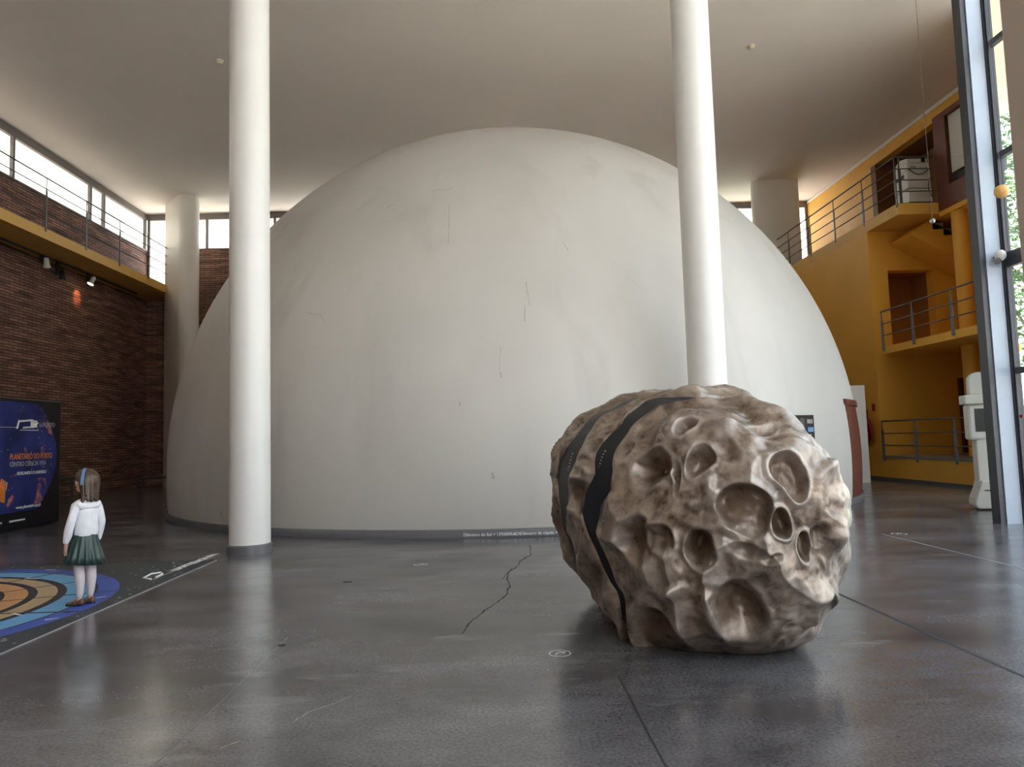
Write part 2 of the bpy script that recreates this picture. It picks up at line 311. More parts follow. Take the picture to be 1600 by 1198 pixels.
# ------------------------------------------------------------------ helpers
class MB:
    def __init__(s): s.v = []; s.f = []
    def add(s, vs, fs):
        n = len(s.v); s.v += [tuple(v) for v in vs]; s.f += [tuple(i+n for i in f) for f in fs]; return s
    def box(s, x0, x1, y0, y1, z0, z1):
        return s.add([(x0, y0, z0), (x1, y0, z0), (x1, y1, z0), (x0, y1, z0), (x0, y0, z1), (x1, y0, z1), (x1, y1, z1), (x0, y1, z1)],
                     [(0, 3, 2, 1), (4, 5, 6, 7), (0, 1, 5, 4), (1, 2, 6, 5), (2, 3, 7, 6), (3, 0, 4, 7)])
    def prism(s, pts, axis, a, b):
        # polygon pts extruded along axis from a to b
        def mk(p, t):
            return {'x': (t, p[0], p[1]), 'y': (p[0], t, p[1]), 'z': (p[0], p[1], t)}[axis]
        n = len(pts); vs = [mk(p, a) for p in pts]+[mk(p, b) for p in pts]
        return s.add(vs, [tuple(range(n))[::-1], tuple(range(n, 2*n))]+[(i, (i+1) % n, n+(i+1) % n, n+i) for i in range(n)])
    def tube(s, pts, r, n=8, caps=True):
        pts = [Vector(p) for p in pts]; rr = r if isinstance(r, (list, tuple)) else [r]*len(pts); vs = []; fs = []
        up = None
        for i, p in enumerate(pts):
            t = (pts[min(i+1, len(pts)-1)]-pts[max(i-1, 0)]).normalized()
            if up is None: up = t.orthogonal().normalized()
            up = (up - t*up.dot(t)).normalized(); q = t.cross(up)
            for k in range(n):
                a = 2*PI*k/n; vs.append(p+(up*math.cos(a)+q*math.sin(a))*rr[i])
        for i in range(len(pts)-1):
            for k in range(n):
                fs.append((i*n+k, i*n+(k+1) % n, (i+1)*n+(k+1) % n, (i+1)*n+k))
        if caps: fs += [tuple(range(n))[::-1], tuple((len(pts)-1)*n+k for k in range(n))]
        return s.add(vs, fs)
    def lathe(s, prof, c=(0, 0), n=48, sx=1, sy=1):
        vs = []; fs = []
        for r, z in prof:
            for k in range(n):
                a = 2*PI*k/n; vs.append((c[0]+r*math.cos(a)*sx, c[1]+r*math.sin(a)*sy, z))
        for i in range(len(prof)-1):
            for k in range(n): fs.append((i*n+k, i*n+(k+1) % n, (i+1)*n+(k+1) % n, (i+1)*n+k))
        fs += [tuple(range(n))[::-1], tuple((len(prof)-1)*n+k for k in range(n))]
        return s.add(vs, fs)
    def ball(s, c, r, n=16, sc=(1, 1, 1)):
        vs = []; fs = []; h = n//2
        for i in range(1, h):
            for k in range(n):
                a = PI*i/h; b = 2*PI*k/n; vs.append((c[0]+r*sc[0]*math.sin(a)*math.cos(b), c[1]+r*sc[1]*math.sin(a)*math.sin(b), c[2]+r*sc[2]*math.cos(a)))
        t = len(vs); vs += [(c[0], c[1], c[2]+r*sc[2]), (c[0], c[1], c[2]-r*sc[2])]
        for i in range(h-2):
            for k in range(n): fs.append((i*n+k, (i+1)*n+k, (i+1)*n+(k+1) % n, i*n+(k+1) % n))
        for k in range(n):
            fs.append((t, k, (k+1) % n)); fs.append((t+1, (h-2)*n+(k+1) % n, (h-2)*n+k))
        return s.add(vs, fs)
    def build(s, name, mat, parent=None, smooth=False, bevel=0, world=None):
        me = bpy.data.meshes.new(name); me.from_pydata(s.v, [], s.f); me.update()
        o = bpy.data.objects.new(name, me); COL.objects.link(o); me.materials.append(mat)
        if parent is not None:
            off = parent.matrix_basis.copy()
            q = parent
            while q.parent: q = q.parent; off = q.matrix_basis @ off
            me.transform(off.inverted()); o.parent = parent
        if smooth:
            me.polygons.foreach_set('use_smooth', [True]*len(me.polygons))
            if smooth != 'all':
                bm = bmesh.new(); bm.from_mesh(me)
                for e in bm.edges:
                    if len(e.link_faces) == 2 and e.calc_face_angle(0) > .7: e.smooth = False
                bm.to_mesh(me); bm.free()
        if bevel:
            mo = o.modifiers.new('bevel', 'BEVEL'); mo.width = bevel; mo.segments = 2; mo.limit_method = 'ANGLE'
        return o
def struct(name, mb, mat, parent=None, **k):
    o = mb.build(name, mat, parent, **k)
    if parent is None: o['kind'] = 'structure'
    return o
def tag(o, label, cat, group=None):
    o['label'] = label; o['category'] = cat
    if group: o['group'] = group
    return o
def thing(name, label, cat, loc, group=None, rz=0):
    o = bpy.data.objects.new(name, None); COL.objects.link(o); o.location = loc; o.rotation_euler = (0, 0, rz); o.empty_display_size = .1
    return tag(o, label, cat, group)
def B(*a): return MB().box(*a)
def wtransform(mb, mat):
    mb.v = [tuple(mat @ Vector(v)) for v in mb.v]; return mb
def text_mb(s, size, mat4, align='LEFT', bold=0.0, ext=.0015, space=1.0):
    cu = bpy.data.curves.new('t', 'FONT'); cu.body = s; cu.size = size; cu.align_x = align; cu.extrude = ext; cu.offset = bold; cu.resolution_u = 3; cu.space_character = space
    o = bpy.data.objects.new('t', cu); COL.objects.link(o)
    dg = bpy.context.evaluated_depsgraph_get(); me = bpy.data.meshes.new_from_object(o.evaluated_get(dg))
    mb = MB().add([mat4 @ v.co for v in me.vertices], [tuple(p.vertices) for p in me.polygons])
    bpy.data.objects.remove(o); bpy.data.curves.remove(cu); bpy.data.meshes.remove(me); return mb
def frame4(o, x, y, z=None):
    x = Vector(x).normalized(); y = Vector(y).normalized(); z = x.cross(y) if z is None else Vector(z)
    m = Matrix((x, y, z)).transposed().to_4x4(); m.translation = Vector(o); return m

# ================================================================== THE SETTING
def dgy(x): return 10.45+(x-7.78)/.7508
def rpoly(x0, y1, x1=14.7, d=.16): return [(x0, dgy(x0)+d), (x0, y1), (x1, y1), (x1, dgy(x1)+d)]
H = 11.0; XL = -13.9; XR = 13.35; YB = 29.0; YN = -6.0; GX = 7.75; GY = 10.4
PLAN = [(XL-.3, YN-.3), (GX+.1, YN-.3), (GX+.1, GY), (15.2, 20.2), (15.2, YB+.3), (XL-.3, YB+.3)]
fl = struct('floor', MB().prism(PLAN, 'z', -.25, 0), M['floor'])
struct('ceiling', MB().prism([(XL-.5, YN-.5), (GX+.9, YN-.5), (GX+.9, GY-.3), (16, 19.8), (16, YB+1.8), (XL-.5, YB+1.8)], 'z', H, H+.4), M['ceiling'])  # back overhang added past the wall to block sun from the hall floor
struct('ground', B(-70, 90, -60, 110, -.6, -.26), M['paving'])
# floor joints
for p, q, w in [((3.02, 6.9), (3.0, 1.0), .004), ((.715, 4.45), (.71, 1.0), .0025)]:
    B(min(p[0], q[0])-w, max(p[0], q[0])+w, q[1], p[1], .0002, .0012).build('joint', M['joint'], fl)
B(-1.606, -1.60, 3.2, 5.6, .0002, .001).build('joint', M['grey'], fl)
B(5.283, 5.297, 7.0, 9.85, .0002, .0014).build('joint', M['pale_joint'], fl)
for (x, y, w) in [(543, 909, .045), (440, 1008, .026)]:
    p = on_z(x, y); B(p.x-w, p.x+w, p.y-.015, p.y+.015, .0002, .003).build('slot', M['joint'], fl)
def strip(pts, w, z=.0015):
    mb = MB(); n = len(pts); vs = []
    for i, p in enumerate(pts):
        a = Vector(pts[max(0, i-1)]); b = Vector(pts[min(n-1, i+1)]); t = (b-a).normalized(); s = Vector((-t.y, t.x, 0))
        ww = w*(.35+1.0*random.random()) if 0 < i < n-1 else w*.15
        vs += [Vector(p)-s*ww+Vector((0, 0, z)), Vector(p)+s*ww+Vector((0, 0, z))]
    return mb.add(vs, [(2*i, 2*i+1, 2*i+3, 2*i+2) for i in range(n-1)])
def jitter(px, k, amp):
    out = []
    for a, b in zip(px[:-1], px[1:]):
        for j in range(k):
            t = j/k; out.append((a[0]+(b[0]-a[0])*t+random.uniform(-amp, amp), a[1]+(b[1]-a[1])*t+random.uniform(-amp, amp)*.6))
    return out+[px[-1]]
crack = [(720, 993), (737, 970), (757, 954), (777, 941), (791, 929), (796, 915), (792, 902), (797, 892), (809, 884), (814, 875), (830, 866), (829, 851)]
strip([on_z(*p) for p in jitter(crack, 6, 1.3)], .0068).build('crack', M['joint'], fl)
strip([on_z(*p) for p in jitter([(785, 905), (792, 893), (800, 888)], 4, 1.2)], .004).build('crack', M['joint'], fl)
strip([on_z(*p) for p in jitter([(455, 1130), (480, 1113), (520, 1100), (550, 1087)], 6, 1.2)], .0022).build('scratch', M['pale_joint'], fl)
strip([on_z(*p) for p in jitter([(340, 1171), (376, 1157)], 5, .8)], .002).build('scratch', M['pale_joint'], fl)

# walls
struct('wall_left', MB().box(XL-.3, XL, YN, YB, 0, 9.45), M['brick'])
mb = MB().box(XL, -12.95, YB, YB+.3, 0, 7.75).box(-12.95, 12.3, YB, YB+.3, 0, 9.5).box(12.3, XR, YB, YB+.3, 0, 8.45)
struct('wall_back', mb, M['brick'])
struct('wall_front', MB().box(XL, 1.0, YN-.3, YN, 0, H), M['pier'])
# right wall: yellow, with the recess behind the gallery
mb = MB().box(XR, XR+.3, 24.0, YB, 7.4, H).box(XR, XR+.3, 18.65, 24.0, 10.5, H)
struct('wall_right', mb, M['yellow'])
struct('wall_recess', MB().box(XR+1.2, XR+1.45, 20.1, 24.3, 0, H).box(XR+.001, XR+1.6, 23.7, 23.999, 7.4, 10.5).box(XR+.3, XR+1.2, 20.1, 24, 10.5, 10.8), nmat('dark_ochre', (.22, .10, .035), .6, var=.05))  # recess set to a darker ochre than the yellow wall
struct('trim_1', MB().box(XR-.03, XR, 18.3, YB-.02, 10.86, 10.97), M['whiteboard'])
# left clerestory
def window(n, parts, panes, label=None):
    o = bpy.data.objects.new('window_%d' % n, None); COL.objects.link(o); o['kind'] = 'structure'
    for nm, bx in parts: B(*bx).build(nm, M['frame'], o)
    for bx in panes: B(*bx).build('pane', M['glass'], o)
    return o
parts = [('window_frame', (XL-.12, XL, YN, YB, 10.75, H)), ('window_sill', (XL-.3, XL+.03, YN, YB, 9.45, 9.5))]
ys = [2, 8.3, 14.6, 20.88, 24.93, 25.8, 28.9]
for y in ys: parts.append(('mullion', (XL-.1, XL, y-.05, y+.05, 9.5, 10.75)))
yy = [YN]+ys; panes = [(XL-.06, XL-.05, a+.05, b-.05, 9.5, 10.75) for a, b in zip(yy[:-1], yy[1:])]
window(1, parts, panes)
parts = [('window_frame', (XL, 12.3, YB, YB+.12, 10.75, H)), ('window_sill', (-12.95, 12.3, YB-.03, YB+.3, 9.5, 9.54)), ('window_frame', (12.3, XR, YB, YB+.12, 10.75, H))]
xs = [-13.85, -12.98, -11.5, -8.75, -8.15, -5.5, -2.5, .5, 3.5, 6.5, 9.5, 12.3, 13.3]
for x in xs: parts.append(('mullion', (x-.05, x+.05, YB, YB+.1, 7.75 if x < -12 else (8.45 if x > 12 else 9.5), 10.75)))
panes = [(a+.05, b-.05, YB+.05, YB+.06, 7.75 if b < -12 else (8.45 if a > 12 else 9.54), 10.75) for a, b in zip(xs[:-1], xs[1:])]
window(2, parts, panes)
# right glazed wall beside the camera, with its steel corner post
parts = []; zs = [0, 2.24, 3.90, 5.5, 7.25, 9.1, H]
for z in zs[1:-1]: parts.append(('transom', (GX-.04, GX+.05, YN, GY, z-(.11 if z == 3.9 else .045), z+(.11 if z == 3.9 else .045))))
yw = [YN, -3, -.4, 2.2, 4.8, 7.4, GY-.02]
for y in yw: parts.append(('mullion', (GX-.045, GX+.045, y-.04, y+.04, 0, H)))
panes = [(GX, GX+.012, a+.04, b-.04, c, d) for a, b in zip(yw[:-1], yw[1:]) for c, d in zip(zs[:-1], zs[1:])]
w3 = window(3, parts, panes)
for c in w3.children:
    c.data.materials[0] = M['dimming_glass'] if c.name.startswith('pane') else M['darksteel']
# front glazed wall (behind the camera) and the unseen, part-glazed return on the right
parts = []; xw = [1.05, 3.3, 5.5, GX-.02]
for x in xw: parts.append(('mullion', (x-.05, x+.05, YN-.1, YN, 0, H)))
for z in zs[1:-1]: parts.append(('transom', (1.0, GX, YN-.1, YN, z-.05, z+.05)))
window(4, parts, [(1.0, GX, YN-.06, YN-.05, 0, H)])
DV = Vector((7.508, 10, 0)).normalized(); DL = 12.0
F5 = frame4((7.72, 10.55, 0), DV, (-DV.y, DV.x, 0), (0, 0, 1))
struct('wall_entrance', wtransform(B(5.8, DL, -.04, .04, 0, H), F5), M['yellow'])
w5 = bpy.data.objects.new('window_5', None); COL.objects.link(w5); w5['kind'] = 'structure'  # glazing added to throw daylight on the yellow galleries
for k in range(4): wtransform(B(5.75*k/3-.03, 5.75*k/3+.03, -.04, .04, 0, H), F5).build('mullion', M['darksteel'], w5)
for z in zs[1:-1]: wtransform(B(0, 5.75, -.03, .03, z-.05, z+.05), F5).build('transom', M['darksteel'], w5)
for k in range(3): wtransform(B(5.75*k/3+.03, 5.75*(k+1)/3-.03, -.006, .006, 0, H), F5).build('pane', M['dark_glass'], w5)

# steel corner post with sensor head
t = thing('steel_post', 'tall blue grey steel post at the edge of the glass wall', 'post', (7.56, 10.5, 0))
MB().box(7.45, 7.68, 10.40, 10.62, 0, H).build('post_face', M['steel'], t)
MB().box(7.37, 7.45, 10.42, 10.60, 0, H).build('flange', M['darksteel'], t)
MB().box(7.685, 7.74, 10.38, 10.46, 0, H).build('mullion_cover', M['darksteel'], t)
t['label'] = 'tall blue grey steel post at the edge of the glass wall'
# beige pier near the camera
tag(B(2.31, 2.66, 2.72, 3.02, 0, H).build('pier', M['pier'], bevel=.02), 'beige pier cut off by the right edge of the picture', 'pier')

# ================================================================== THE DOME
DC = Vector((.5, 19.0, .9)); DR = 8.26
prof = []
a0 = math.asin(-DC.z/DR)
for i in range(97):
    a = a0+(PI/2-a0)*i/96; prof.append((max(DR*math.cos(a), .001), DC.z+DR*math.sin(a)))
dome = tag(MB().lathe(prof, (DC.x, DC.y), 256).build('planetarium_dome', M['dome'], smooth='all'), 'huge pale plaster planetarium dome filling the hall', 'dome')
rb = math.sqrt(DR*DR-DC.z**2)
ring = MB(); n = 256; vs = []
for k in range(n):
    a = 2*PI*k/n; c, s = math.cos(a), math.sin(a)
    for r, z in [(rb+.05, 0), (rb+.055, .115), (rb+.03, .125)]: vs.append((DC.x+r*c, DC.y+r*s, z))
for k in range(n):
    j = (k+1) % n
    ring_f = [(3*k, 3*j, 3*j+1, 3*k+1), (3*k+1, 3*j+1, 3*j+2, 3*k+2)]
    ring.f += ring_f
ring.v = vs
band = ring.build('base_band', M['grey'], dome, smooth='all')
def on_dome(x, y, off=.004):
    d = ray(x, y); oc = CAMP-DC; b = oc.dot(d); c = oc.dot(oc)-DR*DR; D = b*b-c
    if D < 0: D = 0
    p = CAMP+d*(-b-math.sqrt(D)); return p+(p-DC).normalized()*off
def curved_text(s, size, px, py):
    p = on_z(px, py, .06); a = math.atan2(p.y-DC.y, p.x-DC.x); r = rb+.062; x0 = 0
    for w_ in s.split():
        mb = text_mb(w_, size, Matrix.Identity(4), bold=.001); adv = max(v[0] for v in mb.v)
        mb.v = [(DC.x+(r+v[2])*math.cos(a+(x0+v[0])/r), DC.y+(r+v[2])*math.sin(a+(x0+v[0])/r), .03+v[1]) for v in mb.v]
        mb.build('lettering', M['print'], band); x0 += adv+size*.32
curved_text('Diâmetro do Sol = 1392000km', .062, 732, 828)
curved_text('SOL', .062, 803, 827)
curved_text('Diâmetro da cúpula = 15,8m', .062, 812, 827)
M['dcrack'] = nmat('hairline_crack', (.40, .375, .34), .8, var=.05)
for L_, w in [([(604, 326), (610, 321), (619, 320)], .012), ([(673, 300), (685, 296), (700, 297), (709, 292)], .008), ([(701, 318), (702, 335), (700, 380)], .006),
              ([(822, 440), (824, 458), (828, 478)], .01), ([(821, 478), (820, 502)], .012), ([(782, 540), (780, 578)], .005), ([(781, 580), (784, 590)], .018),
              ([(480, 489), (500, 492), (507, 503)], .007), ([(718, 628), (719, 634)], .02), ([(769, 738), (771, 748)], .02), ([(346, 800), (347, 808)], .02), ([(880, 378), (888, 392)], .01)]:
    pts = [on_dome(*p, off=.003) for p in jitter(L_, 5, .9)]; mb = MB(); vs = []
    for i, p in enumerate(pts):
        tt = (pts[min(i+1, len(pts)-1)]-pts[max(i-1, 0)]).normalized(); nn = (p-DC).normalized(); s = tt.cross(nn)
        ww = w*(.4+random.random()*.8); vs += [p-s*ww, p+s*ww]
    mb.add(vs, [(2*i, 2*i+1, 2*i+3, 2*i+2) for i in range(len(pts)-1)])
    mb.build('hairline_crack', M['dcrack'], dome)
# entrance jamb: a red brown frame that follows the curve of the dome
def sph(az, z, off):
    r = math.sqrt(max(DR*DR-(z-DC.z)**2, 0))+off; return (DC.x+r*math.cos(az), DC.y+r*math.sin(az), z)
azA = -.68; azB = azA+.17
def shell(az0, az1, z0, z1, o0, o1, nz=14, na=16):
    # a curved slab between two azimuths and two heights, o0 and o1 metres off the dome surface
    mb = MB(); vs = []; m_ = 2*(na+1)
    for i in range(nz+1):
        z = z0+(z1-z0)*i/nz
        vs += [sph(az0+(az1-az0)*k/na, z, o1) for k in range(na+1)]+[sph(az1+(az0-az1)*k/na, z, o0) for k in range(na+1)]
    fs = [tuple(range(m_))[::-1], tuple(nz*m_+k for k in range(m_))]
    for i in range(nz):
        for k in range(m_): fs.append((i*m_+k, i*m_+(k+1) % m_, (i+1)*m_+(k+1) % m_, (i+1)*m_+k))
    return mb.add(vs, fs)
ent = shell(azA, azB, 0.0, 1.93, -.1, .012).build('door_frame', M['redbrown'], dome, smooth=True)
ent['label'] = 'red brown curved door frame'
shell(azA-.008, azA+.42, 1.93, 2.04, -.1, .05, 2).build('door_lintel', M['redbrown'], dome, smooth=True)
shell(azA+.27, azA+.42, 0.0, 1.93, -.1, .012).build('door_frame', M['redbrown'], dome, smooth=True)
shell(azA+.17, azA+.27, 0.0, 1.93, -.1, .004).build('door_leaf', M['black'], dome, smooth=True)

# information board on the dome wall, at the right
pR = on_dome(1267, 690, .02); azR = math.atan2(pR.y-DC.y, pR.x-DC.x); azM = azR-.72/DR
xd = Vector((-math.sin(azM), math.cos(azM), 0)); nd = Vector((math.cos(azM), math.sin(azM), 0))
zt = on_dome(1240, 649, .03).z; zb = zt-1.35; wd = .72; rr_ = math.sqrt(DR*DR-(zb-DC.z)**2)
o0 = Vector((DC.x, DC.y, 0))+nd*(rr_+.06)
bd = thing('info_board', 'dark information board with small pictures, on the dome behind the boulder', 'board', tuple(o0+Vector((0, 0, zb))))
F4 = frame4(o0+Vector((0, 0, zb)), xd, (0, 0, 1), nd)
wtransform(B(-.72, wd, 0, zt-zb, -.035, 0), F4).build('panel', nmat('board_brown', (.035, .028, .025), .7, spec=.15, var=.1), bd)
def bt(s, size, x, z, mat='print'): return text_mb(s, size, F4 @ Matrix.Translation((x, z, .002)), bold=.004).build('lettering', M[mat], bd)
bt('UE', .15, wd-.66, zt-zb-.19)
for k in range(7):
    wtransform(B(wd-.40, wd-.28, zt-zb-.07-k*.03, zt-zb-.063-k*.03, .001, .004), F4).build('text_line', M['printgrey'], bd)
for (x, z, w_, h_, c) in [(-.26, .20, .2, .09, (.25, .22, .2)), (-.24, .42, .2, .10, (.10, .25, .5)), (-.5, .66, .11, .14, (.35, .45, .6)), (-.37, .66, .1, .13, (.5, .55, .62)), (-.24, .62, .11, .11, (.5, .45, .2)), (-.24, .85, .12, .11, (.1, .1, .13)), (-.2, 1.05, .12, .1, (.1, .25, .5))]:
    x *= .8; z = z*.62-.05; h_ *= .8; w_ *= .8
    wtransform(B(wd+x, wd+x+w_, zt-zb-z-h_, zt-zb-z, .001, .006), F4).build('picture', nmat('board_picture', c, .4, var=.3, scale=20), bd)

# ================================================================== COLUMNS AND PILLARS
def column(x, y, r, z0, z1, mat, label, ring=True, group=None):
    t = thing('round_column', label, 'column', (x, y, z0), group)
    MB().lathe([(r, z0+(.12 if ring else 0)), (r, z1)], (x, y), 64).build('shaft', M[mat], t, smooth=True)
    if ring: MB().lathe([(r+.02, z0), (r+.02, z0+.105), (r+.005, z0+.12), (r, z0+.121)], (x, y), 64).build('base_ring', M['grey'], t, smooth=True)
    return t
column(-3.41, 10.13, .275, 0, H, 'white', 'tall round white column nearest the girl, with a grey base ring')
column(3.21, 10.6, .285, 0, H, 'white', 'tall round white column rising behind the cratered boulder')
def stadium(c, L, r, ang, n=16):
    pts = []
    for k in range(n+1): a = -PI/2+PI*k/n; pts.append((L/2+r*math.cos(a), r*math.sin(a)))
    for k in range(n+1): a = PI/2+PI*k/n; pts.append((-L/2+r*math.cos(a), r*math.sin(a)))
    ca, sa = math.cos(ang), math.sin(ang)
    return [(c[0]+x*ca-y*sa, c[1]+x*sa+y*ca) for x, y in pts]
tag(MB().prism(stadium((-11.85, 27.5), 1.3, .38, math.atan2(-1.36, 1.28)), 'z', 0, H).build('blade_pillar', M['pillar'], smooth=True), 'broad pale pillar with rounded edges behind the dome, beside the brick wall', 'pillar')
tag(MB().prism(stadium((11.0, 26.6), 1.36, .22, -.05), 'z', 0, H).build('blade_pillar', M['pillar'], smooth=True, bevel=0), 'broad pale flat pillar behind the dome, beside the yellow gallery', 'pillar')

# ================================================================== LEFT GALLERY
def railing(parent, pts, z0, h, rails, side, posts, pw=.035):
    """flat steel posts, round rails along one straight run (pts = two xy ends)"""
    a, b = Vector((*pts[0], 0)), Vector((*pts[1], 0)); d = (b-a).normalized(); nn = Vector((-d.y, d.x, 0))*side
    for t in posts:
        p = a+d*t
        F = frame4((p.x, p.y, z0), d, nn, (0, 0, 1))
        wtransform(MB().box(-pw, pw, -.01, .01, -.12, h*.75).box(-pw*.45, pw*.45, .0, .012, h*.7, h), F).build('post', M['rail' if z0 > 5 else 'post'], parent)
    for i, r in enumerate(rails):
        MB().tube([a+Vector((0, 0, z0+r)), b+Vector((0, 0, z0+r))], .021 if i == 0 else .016, 8).build('handrail' if i == 0 else 'rail', M['rail'], parent, smooth=True)
GB = -12.5
t = thing('gallery', 'left gallery with yellow edge and steel railing along the brick wall', 'gallery', (GB-.7, 14, 7.6))
MB().box(XL, GB, YN, YB-.01, 7.45, 7.75).build('slab', M['ochre'], t)
MB().box(XL+.02, GB-.04, YN, YB-.02, 7.75, 7.78).build('gallery_floor', M['frame'], t)
railing(t, [(GB+.02, -4), (GB+.02, 28.9)], 7.78, 1.42, [1.42, 1.1, .75, .4], 1, [2.0*k+.15 for k in range(17)])
# ceiling-mounted track with spotlights under the left gallery
t = thing('light_track', 'long light track fixed under the left gallery', 'light track', (XL+.35, 20, 7.4))
MB().box(XL+.32, XL+.38, 12, 27.5, 7.38, 7.43).build('track', M['darksteel'], t)
M['lamp'] = bpy.data.materials.new('lamp_glow'); M['lamp'].use_nodes = True
b = M['lamp'].node_tree.nodes['Principled BSDF']; b.inputs['Emission Color'].default_value = (1, .78, .5, 1); b.inputs['Emission Strength'].default_value = 8
def spot(y, label, lit, white=True, dz=0):
    c = Vector((XL+.5, y, 7.2+dz)); t = thing('spotlight', label, 'spotlight', tuple(c))
    d = Vector((-.25, .55, -.8)).normalized() if not lit else Vector((-.3, -.3, -.9)).normalized()
    MB().tube([c-d*.12, c-d*.1, c+d*.10, c+d*.16], [.05, .07, .075, .11], 20).build('lamp_head', M['offwhite' if white else 'black'], t, smooth=True)
    MB().box(c.x-.15, c.x-.09, c.y-.12, c.y+.05, c.z-.02, 7.39).build('bracket', M['black'], t)
    MB().tube([c+d*.161, c+d*.168], .095, 20).build('lens', M['lamp'] if lit else M['black'], t)
    return c, d
spot(21.7, 'unlit white spotlight under the left gallery, the one nearest the camera', False)
spot(22.5, 'small black spotlight between the two white ones under the gallery', False, False, -.18)
c, d = spot(24.2, 'lit white spotlight glowing orange under the left gallery', True)
L1 = bpy.data.lights.new('spotlight_beam', 'SPOT'); L1.energy = 35; L1.color = (1, .36, .14); L1.spot_size = .9; L1.spot_blend = .9; L1.shadow_soft_size = .05
lo = bpy.data.objects.new('spotlight_beam', L1); COL.objects.link(lo); lo.location = c+d*.2
lo.rotation_euler = Vector((-.75, .05, -.62)).to_track_quat('-Z', 'Y').to_euler()
# benches by the dome on the left
def bench(x, y, w, dp, h, label, rz=0):
    t = thing('bench', label, 'bench', (x, y, 0), rz=rz)
    F = t.matrix_basis
    wtransform(B(-w/2, w/2, -dp/2, dp/2, h-.05, h), F).build('seat', M['darksteel'], t)
    for sx in (-1, 1):
        for sy in (-1, 1):
            wtransform(B(sx*(w/2-.03)-.025, sx*(w/2-.03)+.025, sy*(dp/2-.03)-.025, sy*(dp/2-.03)+.025, 0, h-.05), F).build('leg', M['darksteel'], t)
bench(-11.2, 17.9, 2.0, .45, .82, 'thin dark high bench between the banner and the girl')
bench(-11.6, 25.2, 1.3, .45, .5, 'low dark bench against the brick wall beside the dome')

# banner stand at the left edge (its face looks across the hall)
BX = -9.05; y0, y1 = 10.6, 15.25; zt = 2.5
bn = thing('banner_stand', 'large dark banner stand with a blue star field print, at the left edge', 'banner', (BX-.15, 13, 0))
MB().box(BX-.3, BX, y0, y1, 0.02, zt).build('fabric_body', M['black'], bn, bevel=.02)
arc = []
for k in range(25):
    a = -1.0+2.0*k/24; arc.append((y1-.75+.62*(math.cos(a)-math.cos(1.0))/(1-math.cos(1.0)), .34+(zt-.42)*(k/24)))
MB().prism([(y0+.02, .34)]+arc+[(y0+.02, zt-.08)], 'x', BX+.001, BX+.006).build('printed_panel', M['stars'], bn)
def btxt(s, size, y, z, mat, bold=.002, nm='lettering'):
    # text reading towards +Y on the +X face
    return text_mb(s, size, frame4((BX+.008, y, z), (0, 1, 0), (0, 0, 1), (1, 0, 0)), bold=bold).build(nm, M[mat], bn)
def wy(px, py):
    p = on_x(px, py, BX+.008); return p.y, p.z
for s, a, bq, mat in [('PLANETÁRIO DO PORTO', (15, 718), (81, 703), 'orange'), ('CENTRO CIÊNCIA VIVA', (15, 729), (72, 714), 'printgrey'), ('REVELANDO O UNIVERSO', (26, 742), (72, 730), 'print'), ('www.planetario.up.pt', (25, 793), (64, 781), 'print')]:
    ya, za = wy(*a); yb, zb_ = wy(*bq); o = btxt(s, .2, ya, za, mat)
    w_ = o.dimensions.y if o.dimensions.y > .01 else 1
    vs = [v.co.y for v in o.data.vertices]; k = (yb-ya)/max(vs and (max(vs)-min(vs)), .01); mn = min(vs)
    kz = .155/.2 if 'PLAN' in s else (.13/.2 if 'CENTRO' in s else .085/.2)
    zm = min(v.co.z for v in o.data.vertices)
    for v in o.data.vertices: v.co.y = mn+(v.co.y-mn)*k; v.co.z = zm+(v.co.z-zm)*kz
# logo: an open loop with a stem, and its neighbour
ya, za = wy(26, 668)
MB().tube([(BX+.01, ya, za-.02), (BX+.01, ya+.05, za+.12), (BX+.01, ya+.45, za+.15), (BX+.01, ya+.62, za+.10), (BX+.01, ya+.5, za+.02), (BX+.01, ya+.18, za+.0)], .02, 6).build('emblem', M['print'], bn)
MB().box(BX+.004, BX+.008, ya+.1, ya+.65, za-.05, za-.035).box(BX+.004, BX+.008, ya-.5, ya, za+.0, za+.008).build('emblem_line', M['print'], bn)
ya, za = wy(48, 667)
MB().box(BX+.004, BX+.008, ya, ya+.2, za-.01, za+.13).build('emblem', M['print'], bn)
btxt('U.PORTO', .12, ya+.26, za+.01, 'printgrey')
# printed orange hand with stripes
hp = [on_x(x, y, BX+.008) for x, y in [(0, 748), (1, 756), (5, 760), (8, 768), (7, 786), (0, 784), (-8, 784), (-8, 748)]]
MB().add([(BX+.008, p.y, p.z) for p in hp]+[(BX+.012, p.y, p.z) for p in hp], [tuple(range(8, 16)), tuple(range(8))[::-1]]).build('printed_hand', M['orange'], bn)
for k in range(4):
    p = on_x(1+k*2.6, 762+k*1.5, BX+.01); q = on_x(3+k*2.6, 748+k*1.8, BX+.01); MB().tube([p, q], .012, 6).build('printed_finger', M['orange'], bn)
ya, za = wy(0, 822)
for k_, w_ in enumerate([.2, .35, .45]): B(BX+.002, BX+.008, ya-.6+[0, .3, .85][k_], ya-.6+[0, .3, .85][k_]+w_, .17, .20).build('text_line', M['print'], bn)

